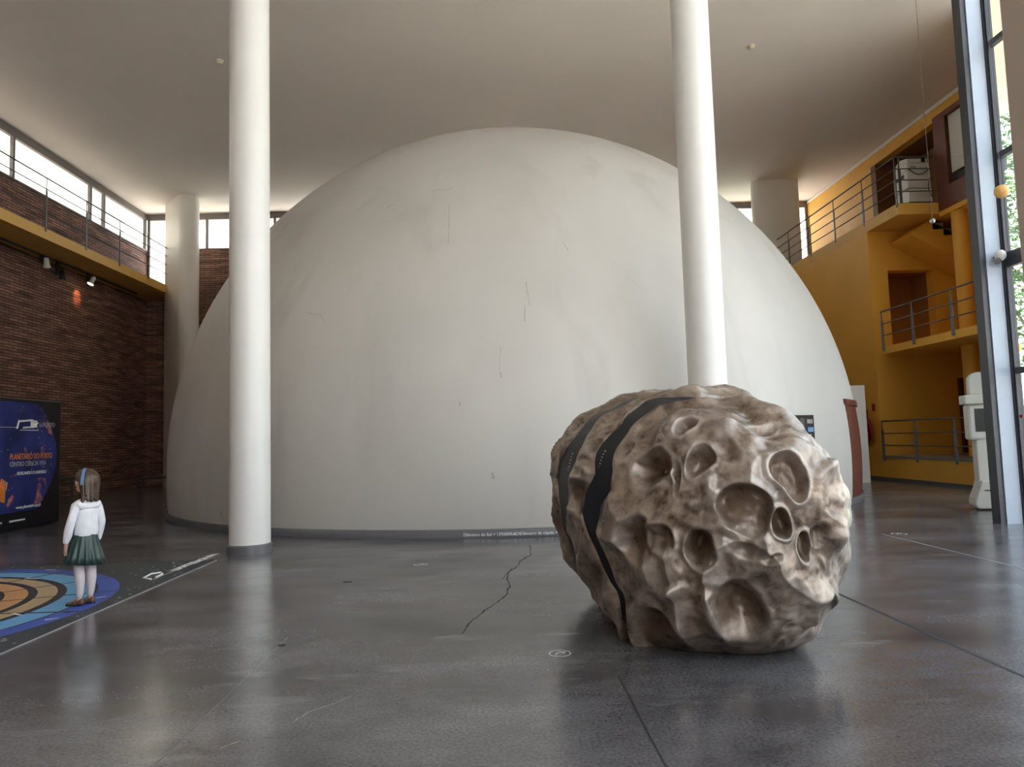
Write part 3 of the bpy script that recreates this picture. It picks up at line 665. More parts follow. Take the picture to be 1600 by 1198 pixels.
# ================================================================== RIGHT GALLERIES AND YELLOW BLOCK
PX = 10.9; YC = 20.0
mb = MB()
mb.box(PX, PX+.3, YC+.35, YB, 0, 7.1)                 # side wall towards the back
mb.box(PX, 11.42, YC, YC+.35, 0, 7.1)           # jamb left of the opening
mb.box(11.42, 12.75, YC, YC+.35, 5.95, 7.1); mb.box(11.42, 12.75, YC, YC+.35, 0, 3.7)
mb.box(12.75, XR+1.38, YC, YC+.35, 0, 7.1)
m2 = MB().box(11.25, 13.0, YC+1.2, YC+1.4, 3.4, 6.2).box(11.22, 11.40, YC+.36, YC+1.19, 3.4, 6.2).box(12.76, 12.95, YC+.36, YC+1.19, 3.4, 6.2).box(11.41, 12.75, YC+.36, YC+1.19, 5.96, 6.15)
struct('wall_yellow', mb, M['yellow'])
struct('wall_niche', m2, nmat('niche_brown', (.34, .15, .04), .6, var=.05))  # niche set to a darker, browner colour than the yellow block
t = thing('raised_platform', 'low yellow ground floor platform with steel railing', 'platform', (12.5, 16, 0))
MB().prism(rpoly(PX, YC), 'z', 0, .62).build('platform_wall', M['yellow'], t)
MB().prism(rpoly(PX-.02, YC), 'z', .62, .68).build('platform_top', M['floortop'], t)
MB().box(PX-.015, PX, 14.7, YB, 0, .09).build('skirting', M['grey'], t)
railing(t, [(PX+.0, 14.7), (PX+.0, 19.92)], .66, .98, [.98, .64, .31], 1, [.45, 2.03, 3.62, 5.2], pw=.055)
t = thing('middle_gallery', 'middle yellow gallery with steel railing, below the copier level', 'gallery', (12.5, 16, 3.6))
MB().prism(rpoly(PX, 19.6), 'z', 3.5, 3.7).box(PX+.3, XR+1.5, 19.6, YC, 3.5, 3.7).build('slab', M['yellow'], t)
railing(t, [(PX-.01, 14.7), (PX-.01, 19.58)], 3.70, .98, [.98, .64, .31], 1, [.2, 1.8, 3.39, 4.83], pw=.055)
t = thing('upper_gallery', 'upper yellow gallery with steel railing, carrying the copier', 'gallery', (12.2, 22, 7.2))
MB().box(PX, 12.0, 18.4, YB-.01, 7.1, 7.4).prism([(12.0, 18.4), (12.0, YB-.01), (14.5, YB-.01), (14.5, 19.7), (13.5, 18.4)], 'z', 7.1, 7.4).build('slab', M['ochre'], t)
MB().box(PX+.03, XR, 18.43, YB-.02, 7.4, 7.42).build('gallery_floor', M['frame'], t)
railing(t, [(PX+.0, 18.4), (PX+.0, 28.9)], 7.42, 1.25, [1.25, .93, .62, .31], 1, [.03, 1.73, 3.48, 5.2, 6.95, 8.7, 10.4])
railing(t, [(PX+.0, 18.42), (11.95, 18.42)], 7.42, 1.25, [1.25, .93, .62, .31], 1, [.12])
# glazed room bay at gallery level
t = thing('glazed_bay', 'red brown framed glazed room bay hanging beside the copier', 'bay window', (12.7, 15, 7.1))
MB().box(12.0, 12.12, 16.2, 18.39, 7.13, 7.72).box(12.0, 12.12, 16.2, 18.4, 9.56, 9.7).box(12.0, 12.12, 17.9, 18.4, 7.72, 9.56).box(12.0, 12.12, 16.2, 16.3, 7.72, 9.56).build('bay_frame', M['redbrown'], t)
MB().box(12.12, 13.3, 18.3, 18.39, 7.13, 9.7).prism(rpoly(12.12, 18.4, 13.5), 'z', 9.6, 9.7).build('bay_side', M['redbrown'], t)
MB().box(12.05, 12.06, 16.3, 17.9, 7.72, 9.56).build('pane', M['glass'], t)
MB().prism(rpoly(12.0, 18.38, 13.6), 'z', 7.0, 7.13).build('bay_soffit', M['yellow'], t)
MB().box(12.09, 12.11, 16.31, 17.88, 8.02, 9.54).build('blind', M['whiteboard'], t)
MB().box(12.45, 12.9, 17.0, 18.2, 7.75, 8.15).build('counter', M['darksteel'], t)
# staircase flight between middle and upper level
t = thing('staircase', 'yellow stair flight rising behind the round yellow column', 'staircase', (13, 19.4, 5))
MB().prism([(11.5, 6.72), (12.05, 7.09), (13.7, 6.17), (13.7, 5.5)], 'y', 18.95, 19.95).build('flight', M['yellow'], t)
for k in range(6):
    x = 12.15+k*.3; z = 7.09-(x-12.05)*.558
    MB().box(x, x+.3, 18.95, 19.95, z-.2, z-.02).build('step', M['floortop'], t)
# round yellow columns carrying the galleries
column(12.22, 17.9, .2, 3.70, 7.0, 'yellow', 'round yellow column standing on the middle gallery', ring=False)
column(12.22, 17.9, .2, .68, 3.5, 'yellow', 'round yellow column standing on the ground floor platform', ring=False)
tag(B(13.2, 13.9, 19.86, 19.99, .7, 2.8).build('doorway_panel', M['redbrown']), 'dark red brown door beyond the yellow column', 'door')

# copier on the upper gallery
cp = thing('copier', 'bulky off-white office copier on the upper gallery', 'copier', (11.7, 18.95, 7.42))
MB().box(11.36, 12.0, 18.6, 19.25, 7.50, 7.86).build('paper_cabinet', M['offwhite'], cp, bevel=.015)
MB().box(11.34, 11.98, 18.6, 19.25, 7.88, 8.36).build('main_body', M['offwhite'], cp, bevel=.015)
MB().box(11.36, 11.97, 18.62, 19.2, 8.38, 8.58).build('scanner', M['offwhite'], cp, bevel=.02)
MB().prism([(18.64, 8.59), (18.66, 8.72), (19.0, 8.78), (19.18, 8.7), (19.2, 8.59)], 'x', 11.38, 11.95).build('document_feeder', M['offwhite'], cp, bevel=.015)
MB().box(11.4, 11.95, 18.65, 19.2, 7.43, 7.5).build('plinth', M['black'], cp)
MB().box(11.325, 11.34, 18.75, 19.15, 8.2, 8.3).build('output_slot', M['black'], cp)
MB().box(11.44, 11.58, 18.59, 18.6, 8.44, 8.49).build('label_plate', M['printgrey'], cp)
MB().box(11.76, 11.86, 18.6, 18.62, 8.6, 8.73).build('hinge', M['black'], cp)
MB().tube([(11.36+.6*k/8, 18.58, 8.42-.17*math.sin(PI*k/8)) for k in range(9)], .012, 6).build('cable', M['black'], cp, smooth=True)
MB().tube([(11.98-.1*math.sin(PI*k/8), 18.57, 8.2-.6*k/8) for k in range(9)], .01, 6).build('cable', M['black'], cp, smooth=True)

# white partition, fire hose
t = tag(B(9.15, 10.05, 19.1, 19.35, 0, 2.62).build('partition', M['whiteboard'], bevel=.005), 'narrow white free-standing partition right of the dome entrance', 'partition')
hz = thing('fire_hose_reel', 'red fire hose reel on the shaded yellow wall', 'fire hose', (10.8, 20.5, 1.5))
MB().box(10.81, 10.89, 20.6, 20.9, .95, 2.0).build('cabinet', M['redbrown'], hz, bevel=.01)
mb = MB()
for k in range(7):
    r = .16+.025*k; mb.tube([(10.80-.01*(k % 2), 20.5+r*.8*math.cos(a*PI/12), 1.4+r*1.1*math.sin(a*PI/12)) for a in range(25)], .018, 6)
mb.build('hose', M['red'], hz, smooth=True)
MB().tube([(10.895, 20.5, 1.4), (10.7, 20.5, 1.4)], .06, 14).build('hub', M['red'], hz, smooth=True)
tag(B(10.86, 10.899, 20.2, 20.32, 1.95, 2.15).build('alarm_button', M['red'], bevel=.005), 'small red alarm call point above the hose reel', 'alarm')
tag(MB().tube([(PX+.9, YC-.001, 1.0), (PX+.9, YC-.02, 1.0)], .05, 16).build('wall_socket', M['offwhite']), 'small round white socket low on the yellow wall', 'socket')

# kiosk
kk = thing('photo_kiosk', 'off-white kiosk machine with dark screen beside the steel post', 'kiosk', (8.54, 12.36, 0), rz=math.radians(-20))
KM = kk.matrix_basis
def kp(mb, nm, mat='offwhite', bv=.02): return wtransform(mb, KM).build(nm, M[mat], kk, bevel=bv)
kp(MB().prism([(-.2, .02), (-.235, .05), (-.25, .11), (-.235, .2), (-.17, .36), (-.13, .5), (.25, .5), (.25, .02)], 'y', -.25, .2), 'foot', bv=.03)
kp(B(-.14, .24, -.12, .16, .45, 1.3), 'column_body')
kp(B(-.24, .25, -.16, .16, 1.2, 1.82), 'head', bv=.04)
kp(B(-.29, .26, -.22, .16, 1.82, 1.98), 'shelf_lip')
pts = [(-.17, 1.98), (.25, 1.98), (.25, 2.38)]
for k in range(7): a = PI/2+PI/2*k/6; pts.append((-.02+.15*math.cos(a), 2.23+.15*math.sin(a)))
kp(MB().prism(pts, 'y', -.05, .12), 'back_crest')
kp(B(-.14, .13, -.168, -.15, 1.34, 1.74), 'screen', 'screen', 0)
kp(B(-.1, .22, -.262, -.25, .33, .345), 'slot', 'black', 0)

# hanging models, sensors and camera head
def hanging(c, r, mat, name, label, cat):
    t = thing(name, label, cat, tuple(c))
    MB().ball(c, r, 24).build('globe', M[mat], t, smooth='all')
    MB().tube([(c.x, c.y, c.z+r), (c.x, c.y, H-.001)], .004, 6).build('wire', M['rail'], t)
hanging(on_y(1565, 299, 9), .088, 'planet', 'planet_model', 'small orange planet ball hanging by the glass wall', 'model planet')
hanging(on_y(1457, 345, 12), .045, 'globe', 'silver_ball', 'tiny silver ball hanging on a wire before the upper gallery', 'model planet')
t = thing('security_camera', 'white swivel camera head clamped on the steel post', 'camera', (7.5, 10.3, 3.93))
c = Vector((7.54, 10.28, 3.93))
MB().ball(c+Vector((.03, -.02, .02)), .075, 20, (1, 1, 1.1)).build('housing', M['offwhite'], t, smooth='all')
MB().tube([c+Vector((-.02, -.02, -.05)), c+Vector((-.06, -.07, -.08))], .05, 16).build('lens', M['globe'], t, smooth=True)
MB().box(c.x+.02, c.x+.1, c.y, 10.398, c.z-.03, c.z+.03).build('bracket', M['darksteel'], t)
for (x, y), lb in zip([(343, 95), (1174, 72)], ['small cream smoke detector on the ceiling left of the near column', 'small cream smoke detector on the ceiling right of the boulder column']):
    p = on_z(x, y, H); t = thing('smoke_detector', lb, 'smoke detector', (p.x, p.y, H))
    MB().lathe([(.09, H-.03), (.1, H)], (p.x, p.y), 24).build('base', M['detector'], t, smooth=True)
    MB().lathe([(.03, H-.09), (.065, H-.075), (.075, H-.03)], (p.x, p.y), 24).build('sensor', M['detector'], t, smooth=True)
tag(MB().prism([(10.3, 2.45-.9), (10.38, 2.43-.9), (10.38, 2.5-.9), (10.3, 2.48-.9)], 'x', GX-.02, GX-.008).build('red_sticker', M['red']), 'red sticker on the glass wall', 'sticker')

# floor stickers
def sticker(px, py, r, label):
    p = on_z(px, py); t = thing('floor_sticker', label, 'sticker', (p.x, p.y, 0)); mb = MB(); vs = []
    for k in range(40):
        a = 2*PI*k/40
        vs += [(p.x+r*math.cos(a), p.y+r*math.sin(a), .002), (p.x+r*.9*math.cos(a), p.y+r*.9*math.sin(a), .002)]
    mb.add(vs, [(2*k, 2*((k+1) % 40), 2*((k+1) % 40)+1, 2*k+1) for k in range(40)]).build('ring', M['print'], t)
    mb = MB()
    for a, b in [((-.45, -.3), (.0, .42)), ((0, .42), (.45, -.05)), ((0, .42), (.55, .38))]:
        a = Vector((p.x+a[0]*r, p.y+a[1]*r, .002)); b = Vector((p.x+b[0]*r, p.y+b[1]*r, .002)); d = (b-a).normalized()*.006; s = Vector((-d.y, d.x, 0))
        mb.add([a-s, a+s, b+s, b-s], [(0, 1, 2, 3)])
    mb.build('arrow', M['print'], t)
sticker(875, 1021, .075, 'round white floor sticker with an arrow, beside the boulder')
sticker(657, 882, .08, 'faint round white floor sticker in front of the dome')
sticker(1405, 834, .10, 'faint round white floor sticker right of the boulder')

# the printed floor mat
mt = tag(B(-8.8, -3.62, 4.15, 9.48, .001, .008).build('floor_mat', M['orbits']), 'dark blue floor mat printed with coloured orbit rings, under the girl', 'floor mat')
MB().box(-3.62, -3.612, 4.15, 9.48, .001, .0085).build('mat_edge', M['pale_joint'], mt)
def mtxt(s, size, px, py, mat='print'):
    p = on_z(px, py); return text_mb(s, size, frame4((p.x, p.y, .0085), (0, 1, 0), (-1, 0, 0), (0, 0, 1)), bold=.003).build('lettering', M[mat], mt)
p = on_z(236, 905, .009)
MB().tube([(p.x, p.y, .01), (p.x-.13, p.y+.10, .01), (p.x-.16, p.y+.34, .01), (p.x-.08, p.y+.42, .01), (p.x-.01, p.y+.3, .01), (p.x, p.y+.12, .01)], .012, 6).build('emblem', M['print'], mt)
MB().box(p.x+.02, p.x+.03, p.y, p.y+.9, .0085, .009).build('emblem_line', M['print'], mt)
for (ax, ay, bx, by) in [(72, 890, 88, 890), (150, 934, 166, 931), (70, 968, 92, 965), (40, 903, 60, 904), (20, 958, 34, 961)]:
    a_ = on_z(ax, ay, .0085); b_ = on_z(bx, by, .0085); d_ = (b_-a_).normalized()*.02; s_ = Vector((-d_.y, d_.x, 0))
    MB().add([a_-s_, a_+s_, b_+s_*.5, b_-s_*.5], [(0, 1, 2, 3)]).build('printed_mark', M['print'], mt)
mtxt('U.PORTO', .13, 277, 892); mtxt('CIÊNCIA VIVA', .13, 303, 882)

# ================================================================== THE BOULDER (metallic meteorite model)
TAB = np.array([[0.764, 0.792, 0.848, 0.88, 0.894], [0.755, 0.779, 0.828, 0.858, 0.873], [0.758, 0.771, 0.818, 0.848, 0.862], [0.769, 0.775, 0.816, 0.844, 0.858], [0.823, 0.814, 0.812, 0.844, 0.86], [0.827, 0.793, 0.811, 0.853, 0.871], [0.87, 0.856, 0.872, 0.888, 0.9], [0.923, 0.918, 0.909, 0.922, 0.94], [0.974, 0.979, 0.992, 1.024, 1.007], [1.015, 1.023, 1.045, 1.07, 1.045], [1.047, 1.045, 1.042, 1.039, 1.042], [1.094, 1.082, 1.064, 1.053, 1.056], [1.188, 1.149, 1.111, 1.1, 1.09], [1.398, 1.415, 1.192, 1.146, 1.125], [1.359, 1.325, 1.227, 1.169, 1.143], [1.376, 1.321, 1.224, 1.164, 1.137], [1.335, 1.317, 1.188, 1.128, 1.103], [1.04, 1.045, 1.052, 1.045, 1.04], [0.908, 0.924, 0.957, 0.972, 0.979], [0.826, 0.848, 0.892, 0.917, 0.929]])
TAB[2] *= .955; TAB[3] *= .965; TAB[1] *= .975
NT, NU = TAB.shape; RY0, RY1, RCX, RCZ = 4.25, 7.75, 1.72, .98
def rock_surf(uu, tt):
    ti = (tt/(2*PI)*NT) % NT; i0 = np.floor(ti).astype(int) % NT; f = ti-np.floor(ti); f = f*f*(3-2*f)
    ui = np.clip(uu, 0, 1)*(NU-1); j0 = np.minimum(np.floor(ui).astype(int), NU-2); g = ui-j0; i1 = (i0+1) % NT
    r = (TAB[i0, j0]*(1-f)+TAB[i1, j0]*f)*(1-g)+(TAB[i0, j0+1]*(1-f)+TAB[i1, j0+1]*f)*g
    t = 2*uu-1; prof = np.clip(1-np.abs(t)**2.3, 0, 1)**(1/2.3); r = r*prof
    return np.stack([RCX+r*np.cos(tt)-uu*.25, RY0+(RY1-RY0)*uu, RCZ+r*np.sin(tt)], -1)
CRAT = [(1.478, 4.277, 1.012, 0.143, 0.144, 0.093, 0.0, 1), (1.768, 4.277, 1.166, 0.105, 0.127, 0.087, 25.0, 1), (1.691, 4.251, 0.898, 0.084, 0.085, 0.081, 0.0, 1), (1.833, 4.272, 0.756, 0.061, 0.092, 0.068, -8.0, 0.9), (1.264, 4.457, 1.283, 0.083, 0.114, 0.081, 5.0, 0.6), (1.431, 4.397, 1.323, 0.104, 0.086, 0.043, -15.0, 0.1), (1.251, 4.647, 1.47, 0.083, 0.081, 0.062, 0.0, 0.7), (1.004, 4.692, 1.264, 0.14, 0.154, 0.12, 10, 0.35), (0.889, 4.971, 1.352, 0.097, 0.066, 0.037, 0.0, 0.3), (1.118, 4.526, 1.203, 0.053, 0.122, 0.05, 5.0, 0.1), (0.891, 4.739, 0.767, 0.176, 0.156, 0.13, 10, 0.3), (1.037, 4.545, 0.803, 0.092, 0.119, 0.11, 0, 0.3), (1.225, 4.397, 0.749, 0.127, 0.109, 0.13, 20, 0.5), (1.476, 4.284, 0.794, 0.1, 0.087, 0.05, 0.0, 0.3), (1.476, 4.425, 0.325, 0.199, 0.202, 0.136, 10.0, 0.25), (0.985, 4.787, 0.164, 0.205, 0.119, 0.13, 35, 0.1), (1.713, 4.526, 1.481, 0.109, 0.062, 0.037, 20.0, 0.5), (1.622, 4.272, 0.709, 0.066, 0.037, 0.037, 30.0, 0.2), (1.647, 4.358, 1.332, 0.078, 0.078, 0.025, 0.0, 0.0), (1.766, 4.584, 0.09, 0.045, 0.086, 0.031, 0.0, 0.3), (1.783, 4.457, 0.241, 0.04, 0.037, 0.025, 0.0, 0.3), (1.537, 4.316, 0.55, 0.088, 0.059, 0.025, 25.0, 0), (2.143, 4.647, 1.273, 0.139, 0.094, 0.037, 30.0, 0), (1.959, 4.307, 0.822, 0.051, 0.091, 0.037, 0.0, 0), (1.259, 4.411, 0.506, 0.093, 0.055, 0.031, 0.0, 0), (0.908, 4.917, 0.327, 0.139, 0.067, 0.031, 0.0, 0), (2.065, 4.383, 0.961, 0.085, 0.075, 0.031, 0.0, 0), (1.753, 4.325, 0.488, 0.078, 0.101, 0.025, 0.0, 0), (1.447, 4.647, 0.065, 0.122, 0.118, 0.031, 0.0, 0), (0.643, 5.362, 1.006, 0.196, 0.115, 0.074, 0.0, 0.8), (0.76, 5.394, 1.399, 0.093, 0.078, 0.043, 0.0, 0.6), (0.705, 5.33, 1.258, 0.12, 0.056, 0.031, 0.0, 0.0), (0.74, 5.086, 1.101, 0.108, 0.046, 0.025, 0.0, 0.0), (0.739, 5.236, 0.454, 0.243, 0.109, 0.062, 30.0, 0.0), (0.968, 5.299, 1.59, 0.203, 0.063, 0.031, -20.0, 0.0), (0.735, 6.069, 1.504, 0.117, 0.034, 0.031, -30.0, 0.6), (0.598, 6.034, 1.303, 0.095, 0.084, 0.031, 20.0, 0.0), (0.605, 6.137, 0.544, 0.085, 0.126, 0.031, 0.0, 0.0), (1.088, 4.584, 0.461, 0.113, 0.071, -0.081, 20.0, 0.0), (1.246, 4.37, 0.894, 0.167, 0.053, -0.045, -20.0, 0.0), (2.029, 4.425, 1.201, 0.156, 0.066, -0.054, 20.0, 0.0), (2.079, 4.397, 0.792, 0.154, 0.107, -0.063, 0.0, 0.0), (1.29, 4.37, 1.129, 0.045, 0.107, -0.045, 15.0, 0.0), (1.96, 4.49, 0.253, 0.068, 0.09, -0.045, 0.0, 0.0), (1.48, 4.526, 1.474, 0.138, 0.078, -0.036, 25.0, 0.0), (1.194, 4.411, 1.02, 0.096, 0.046, -0.036, 0.0, 0.0)]
LL = Vector((-1, -.6, 0)).normalized()
def nearest_normal(P, N, c):
    k = np.argmin(((P-c)**2).sum(1)); return N[k]
def grid_normals(G):
    du = np.gradient(G, axis=0); dt = (np.roll(G, -1, 1)-np.roll(G, 1, 1)); n = np.cross(dt, du)
    n /= np.maximum(np.linalg.norm(n, axis=2, keepdims=True), 1e-9)
    cen = np.array([RCX-.12, 6.0, RCZ]); s = np.sign(((G-cen)*n).sum(2, keepdims=True)); s[s == 0] = 1; return n*s
# reference grid for crater frames
_u = .5*(1-np.cos(PI*np.linspace(0.01, .99, 120))); _t = np.linspace(0, 2*PI, 181)[:-1]
_uu, _tt = np.meshgrid(_u, _t, indexing='ij'); _G = rock_surf(_uu, _tt); _N = grid_normals(_G); _P = _G.reshape(-1, 3); _Nf = _N.reshape(-1, 3)
frames = []
for (x, y, z, a, b_, d_, rot, h_) in CRAT:
    c = np.array([x, y, z]); k = np.argsort(((_P-c)**2).sum(1))[:60]; n = _Nf[k].mean(0); n /= np.linalg.norm(n)
    t1 = np.cross([0, 0, 1.0], n); t1 /= max(np.linalg.norm(t1), 1e-6); t2 = np.cross(n, t1)
    ro = math.radians(rot); e1 = t1*math.cos(ro)+t2*math.sin(ro); e2 = -t1*math.sin(ro)+t2*math.cos(ro)
    frames.append((c, n, e1, e2, a, b_, d_, h_))
rng = random.Random(23)
for k in range(46):    # hollows on the sides the photograph does not show closely
    u_ = rng.uniform(.12, .95); th = rng.uniform(-1.2, 2.1)
    c = rock_surf(np.array([u_]), np.array([th]))[0]
    if c[1] < 4.55: continue
    kk_ = np.argmin(((_P-c)**2).sum(1)); n = _Nf[kk_]; t1 = np.cross([0, 0, 1.0], n); t1 /= max(np.linalg.norm(t1), 1e-6); t2 = np.cross(n, t1)
    frames.append((c, n, t1, t2, rng.uniform(.06, .12), rng.uniform(.12, .26), rng.uniform(.03, .08), 0))
def sculpt(G):
    N = grid_normals(G); P = G.reshape(-1, 3).copy(); Nf = N.reshape(-1, 3); wash = np.zeros(len(P)); rim = np.zeros(len(P)); D = np.zeros((len(P), 3))
    P0 = P.copy()
    # low, knobbly ridges
    q = np.empty(len(P)); q2 = np.empty(len(P))
    for i, p in enumerate(P):
        v = Vector(p)
        q[i] = 1-2.2*abs(noise.noise(v*1.7+Vector((3, 1, 7))+noise.noise_vector(v*1.4)*.5))
        q2[i] = noise.noise(v*5.5)*.6+noise.noise(v*11)*.3+noise.noise(v*23)*.18
    D += Nf*((q-.45)*.11+q2*.03)[:, None]
    WP = np.array([list(noise.noise_vector(Vector(p)*3.1)) for p in P])*.07
    for c, n, e1, e2, a, b_, d_, h_ in frames:
        v = P0+WP-c-WP[np.argmin(((P0-c)**2).sum(1))]; dz = v@n; m_ = (v*v).sum(1) < (2.2*max(a, b_))**2
        vv = v[m_]; x = vv@e1/a; y = vv@e2/b_; ang = np.arctan2(y, x)
        s_ = 1+.10*np.sin(2*ang+c[0]*20)+.06*np.sin(3*ang+c[2]*31)
        r = np.sqrt(x*x+y*y)/s_
        if d_ > 0:
            k_ = 2.4+2.0*h_
            bowl = (np.clip(1-r**k_, 0, 1)**1.15*h_+np.exp(-(r/.72)**2.4)*(1-h_))*(1+.35*np.clip(y, -1, 1))
            rm = np.exp(-((r-1.08)/.17)**2)*(.06+.12*h_)
            D[m_] += -n*(bowl*d_)[:, None]+n*(rm*d_)[:, None]
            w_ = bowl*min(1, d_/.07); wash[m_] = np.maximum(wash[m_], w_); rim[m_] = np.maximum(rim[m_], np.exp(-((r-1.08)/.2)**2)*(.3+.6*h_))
        else:
            D[m_] += -n*(np.exp(-(r/.75)**2)*d_)[:, None]
            rim[m_] = np.maximum(rim[m_], np.exp(-(r/.6)**2)*.5)
    fade = np.clip(P0[:, 2:3]/.22, .15, 1)
    P = P0+D*fade; P[:, 2] = np.maximum(P[:, 2], .003)
    kk_ = np.clip(1-P[:, 2]/.34, 0, 1)**2*.13; P[:, 0] -= (P[:, 0]-1.62)*kk_; P[:, 1] -= (P[:, 1]-5.9)*kk_*.6
    rim = np.clip(rim+np.clip((q-.55)*1.2, 0, .7), 0, 1)*(1-wash)
    return P.reshape(G.shape), wash, rim
def per(tab, th_deg, base, amp, ph):
    ks = sorted(tab); xs_ = [0, ks[0]-25]+ks+[ks[-1]+25, 360]
    b0 = lambda d: base+amp*np.sin(np.radians(d)*5+ph)+amp*.6*np.sin(np.radians(d)*9+2*ph)
    vals = [0, 0]+[tab[k]-b0(k) for k in ks]+[0, 0]
    return b0(th_deg)+np.interp(th_deg, xs_, vals)
e1t = {124: 5.16, 144: 5.06, 156: 5.03, 165: 4.97, 174: 4.94, 181: 5.06, 192: 5.12, 198: 5.10, 208: 5.03, 224: 5.0}
m1t = {124: 5.44, 135: 5.36, 142: 5.26, 150: 5.31, 160: 5.32, 168: 5.24, 177: 5.34, 186: 5.42, 196: 5.30, 210: 5.17, 222: 5.14}
m2t = {128: 5.72, 138: 5.74, 152: 5.66, 158: 5.58, 165: 5.60, 174: 5.70, 184: 5.78}
b2t = {128: 6.12, 138: 6.2, 152: 6.18, 163: 6.25, 174: 6.42, 184: 6.3}
NTH = 520
th = np.linspace(0, 2*PI, NTH+1)[:-1]; thd = np.degrees(th)
Y = lambda tab, base, ph: per(tab, thd, base, .03, ph)
E1, Mi1, Mi2, Bk = Y(e1t, 5.06, .5), Y(m1t, 5.28, .8), Y(m2t, 5.70, 1.9), Y(b2t, 6.12, 2.3)
U_ = lambda y: (y-RY0)/(RY1-RY0)
boulder = thing('boulder', 'big cratered brown metallic boulder with two black bands on the floor', 'boulder', (1.7, 5.9, 0))
def rock_part(ua, ub, nrow, name, mat, inset=0, cap0=False, cap1=False, lip=True, sculpted=True):
    s = np.linspace(0, 1, nrow)
    if cap0: s = 1-np.cos(s*PI/2)
    elif cap1: s = np.sin(s*PI/2)
    uu = ua[None, :]*(1-s[:, None])+ub[None, :]*s[:, None]; tt = np.repeat(th[None, :], nrow, 0)
    G = rock_surf(uu, tt)
    wash = rim = np.zeros(nrow*NTH)
    if sculpted:
        G0 = G; G, wash, rim = sculpt(G)
        ed = np.zeros_like(uu)
        if not cap1: ed = np.maximum(ed, np.clip(1-(ub[None, :]-uu)*(RY1-RY0)/.10, 0, 1))
        if not cap0: ed = np.maximum(ed, np.clip(1-(uu-ua[None, :])*(RY1-RY0)/.10, 0, 1))
        dn = G-G0; dn = dn*(1-.85*ed[..., None]); G = G0+dn
    ax = np.stack([RCX-uu*.25, RY0+(RY1-RY0)*uu, np.full_like(uu, RCZ)], -1)
    if inset:
        ins = inset+.085*np.clip(1.6*np.cos(tt)+.75, 0, 1)
        G = ax+(G-ax)*(1-ins[..., None]); G[..., 2] = np.maximum(G[..., 2], .012)
        kq = np.clip(1-G[..., 2]/.34, 0, 1)**2*.15; G[..., 0] -= (G[..., 0]-1.62)*kq; G[..., 1] -= (G[..., 1]-5.9)*kq*.6
    rows = [G]
    if lip:
        wash = wash.reshape(nrow, NTH); rim = rim.reshape(nrow, NTH)
        def lips(g, a, dy):
            d = g-a; d[:, 1] = 0; out = []
            for f, k in [(.988, .012), (.93, .02), (.8, .02)]:
                q = a+d*f; q[:, 1] = g[:, 1]+dy*k; q[:, 2] = np.maximum(q[:, 2], .01); out.append(q)
            return out
        if not cap1:
            rows += [np.stack(lips(G[-1], ax[-1], 1), 0)]; wash = np.vstack([wash]+[wash[-1:]]*3); rim = np.vstack([rim]+[rim[-1:]]*3)
        if not cap0:
            rows = [np.stack(lips(G[0], ax[0], -1)[::-1], 0)]+rows; wash = np.vstack([wash[:1]]*3+[wash]); rim = np.vstack([rim[:1]]*3+[rim])
    A = np.concatenate(rows, 0); R_ = A.shape[0]; V = A.reshape(-1, 3)
    i = np.arange(R_-1)[:, None]*NTH; k = np.arange(NTH)[None, :]; k2 = (k+1) % NTH
    F = np.stack([i+k, i+NTH+k, i+NTH+k2, i+k2], -1).reshape(-1, 4)
    q_ = np.arange(0, NTH, 2); e_ = 0 if cap0 else (R_-1)*NTH
    if cap0 or cap1: F = np.concatenate([F, np.stack([e_+q_[:-1]*0, e_+q_[:-1], e_+q_[:-1]+1, e_+(q_[:-1]+2) % NTH], -1)[1:]])
    me = bpy.data.meshes.new(name)
    me.vertices.add(len(V)); me.vertices.foreach_set('co', (V-np.array([1.7, 5.9, 0])).ravel())
    me.loops.add(F.size); me.loops.foreach_set('vertex_index', F.ravel())
    me.polygons.add(len(F)); me.polygons.foreach_set('loop_start', np.arange(0, F.size, 4)); me.polygons.foreach_set('loop_total', np.full(len(F), 4))
    me.update(calc_edges=True); me.validate()
    me.polygons.foreach_set('use_smooth', [True]*len(me.polygons))
    bm = bmesh.new(); bm.from_mesh(me); bmesh.ops.recalc_face_normals(bm, faces=bm.faces); bm.to_mesh(me); bm.free()
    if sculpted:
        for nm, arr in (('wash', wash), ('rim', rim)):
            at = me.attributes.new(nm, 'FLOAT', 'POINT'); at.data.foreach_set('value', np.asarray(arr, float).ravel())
    me.materials.append(mat); o = bpy.data.objects.new(name, me); COL.objects.link(o); o.parent = boulder; return o
z0_ = np.full(NTH, 1e-6); z1_ = np.full(NTH, 1-1e-6)
rock_part(z0_, U_(E1), 250, 'rock_segment', M['rock'], cap0=True)
rock_part(U_(Mi1), U_(Mi2), 46, 'rock_segment', M['rock'])
rock_part(U_(Bk), z1_, 90, 'rock_segment', M['rock'], cap1=True)
b1 = rock_part(U_(E1-.012), U_(Mi1+.012), 10, 'black_band', M['blackband'], inset=.015, lip=False, sculpted=False)
b2 = rock_part(U_(Mi2-.012), U_(Bk+.012), 10, 'black_band', M['blackband'], inset=.015, lip=False, sculpted=False)
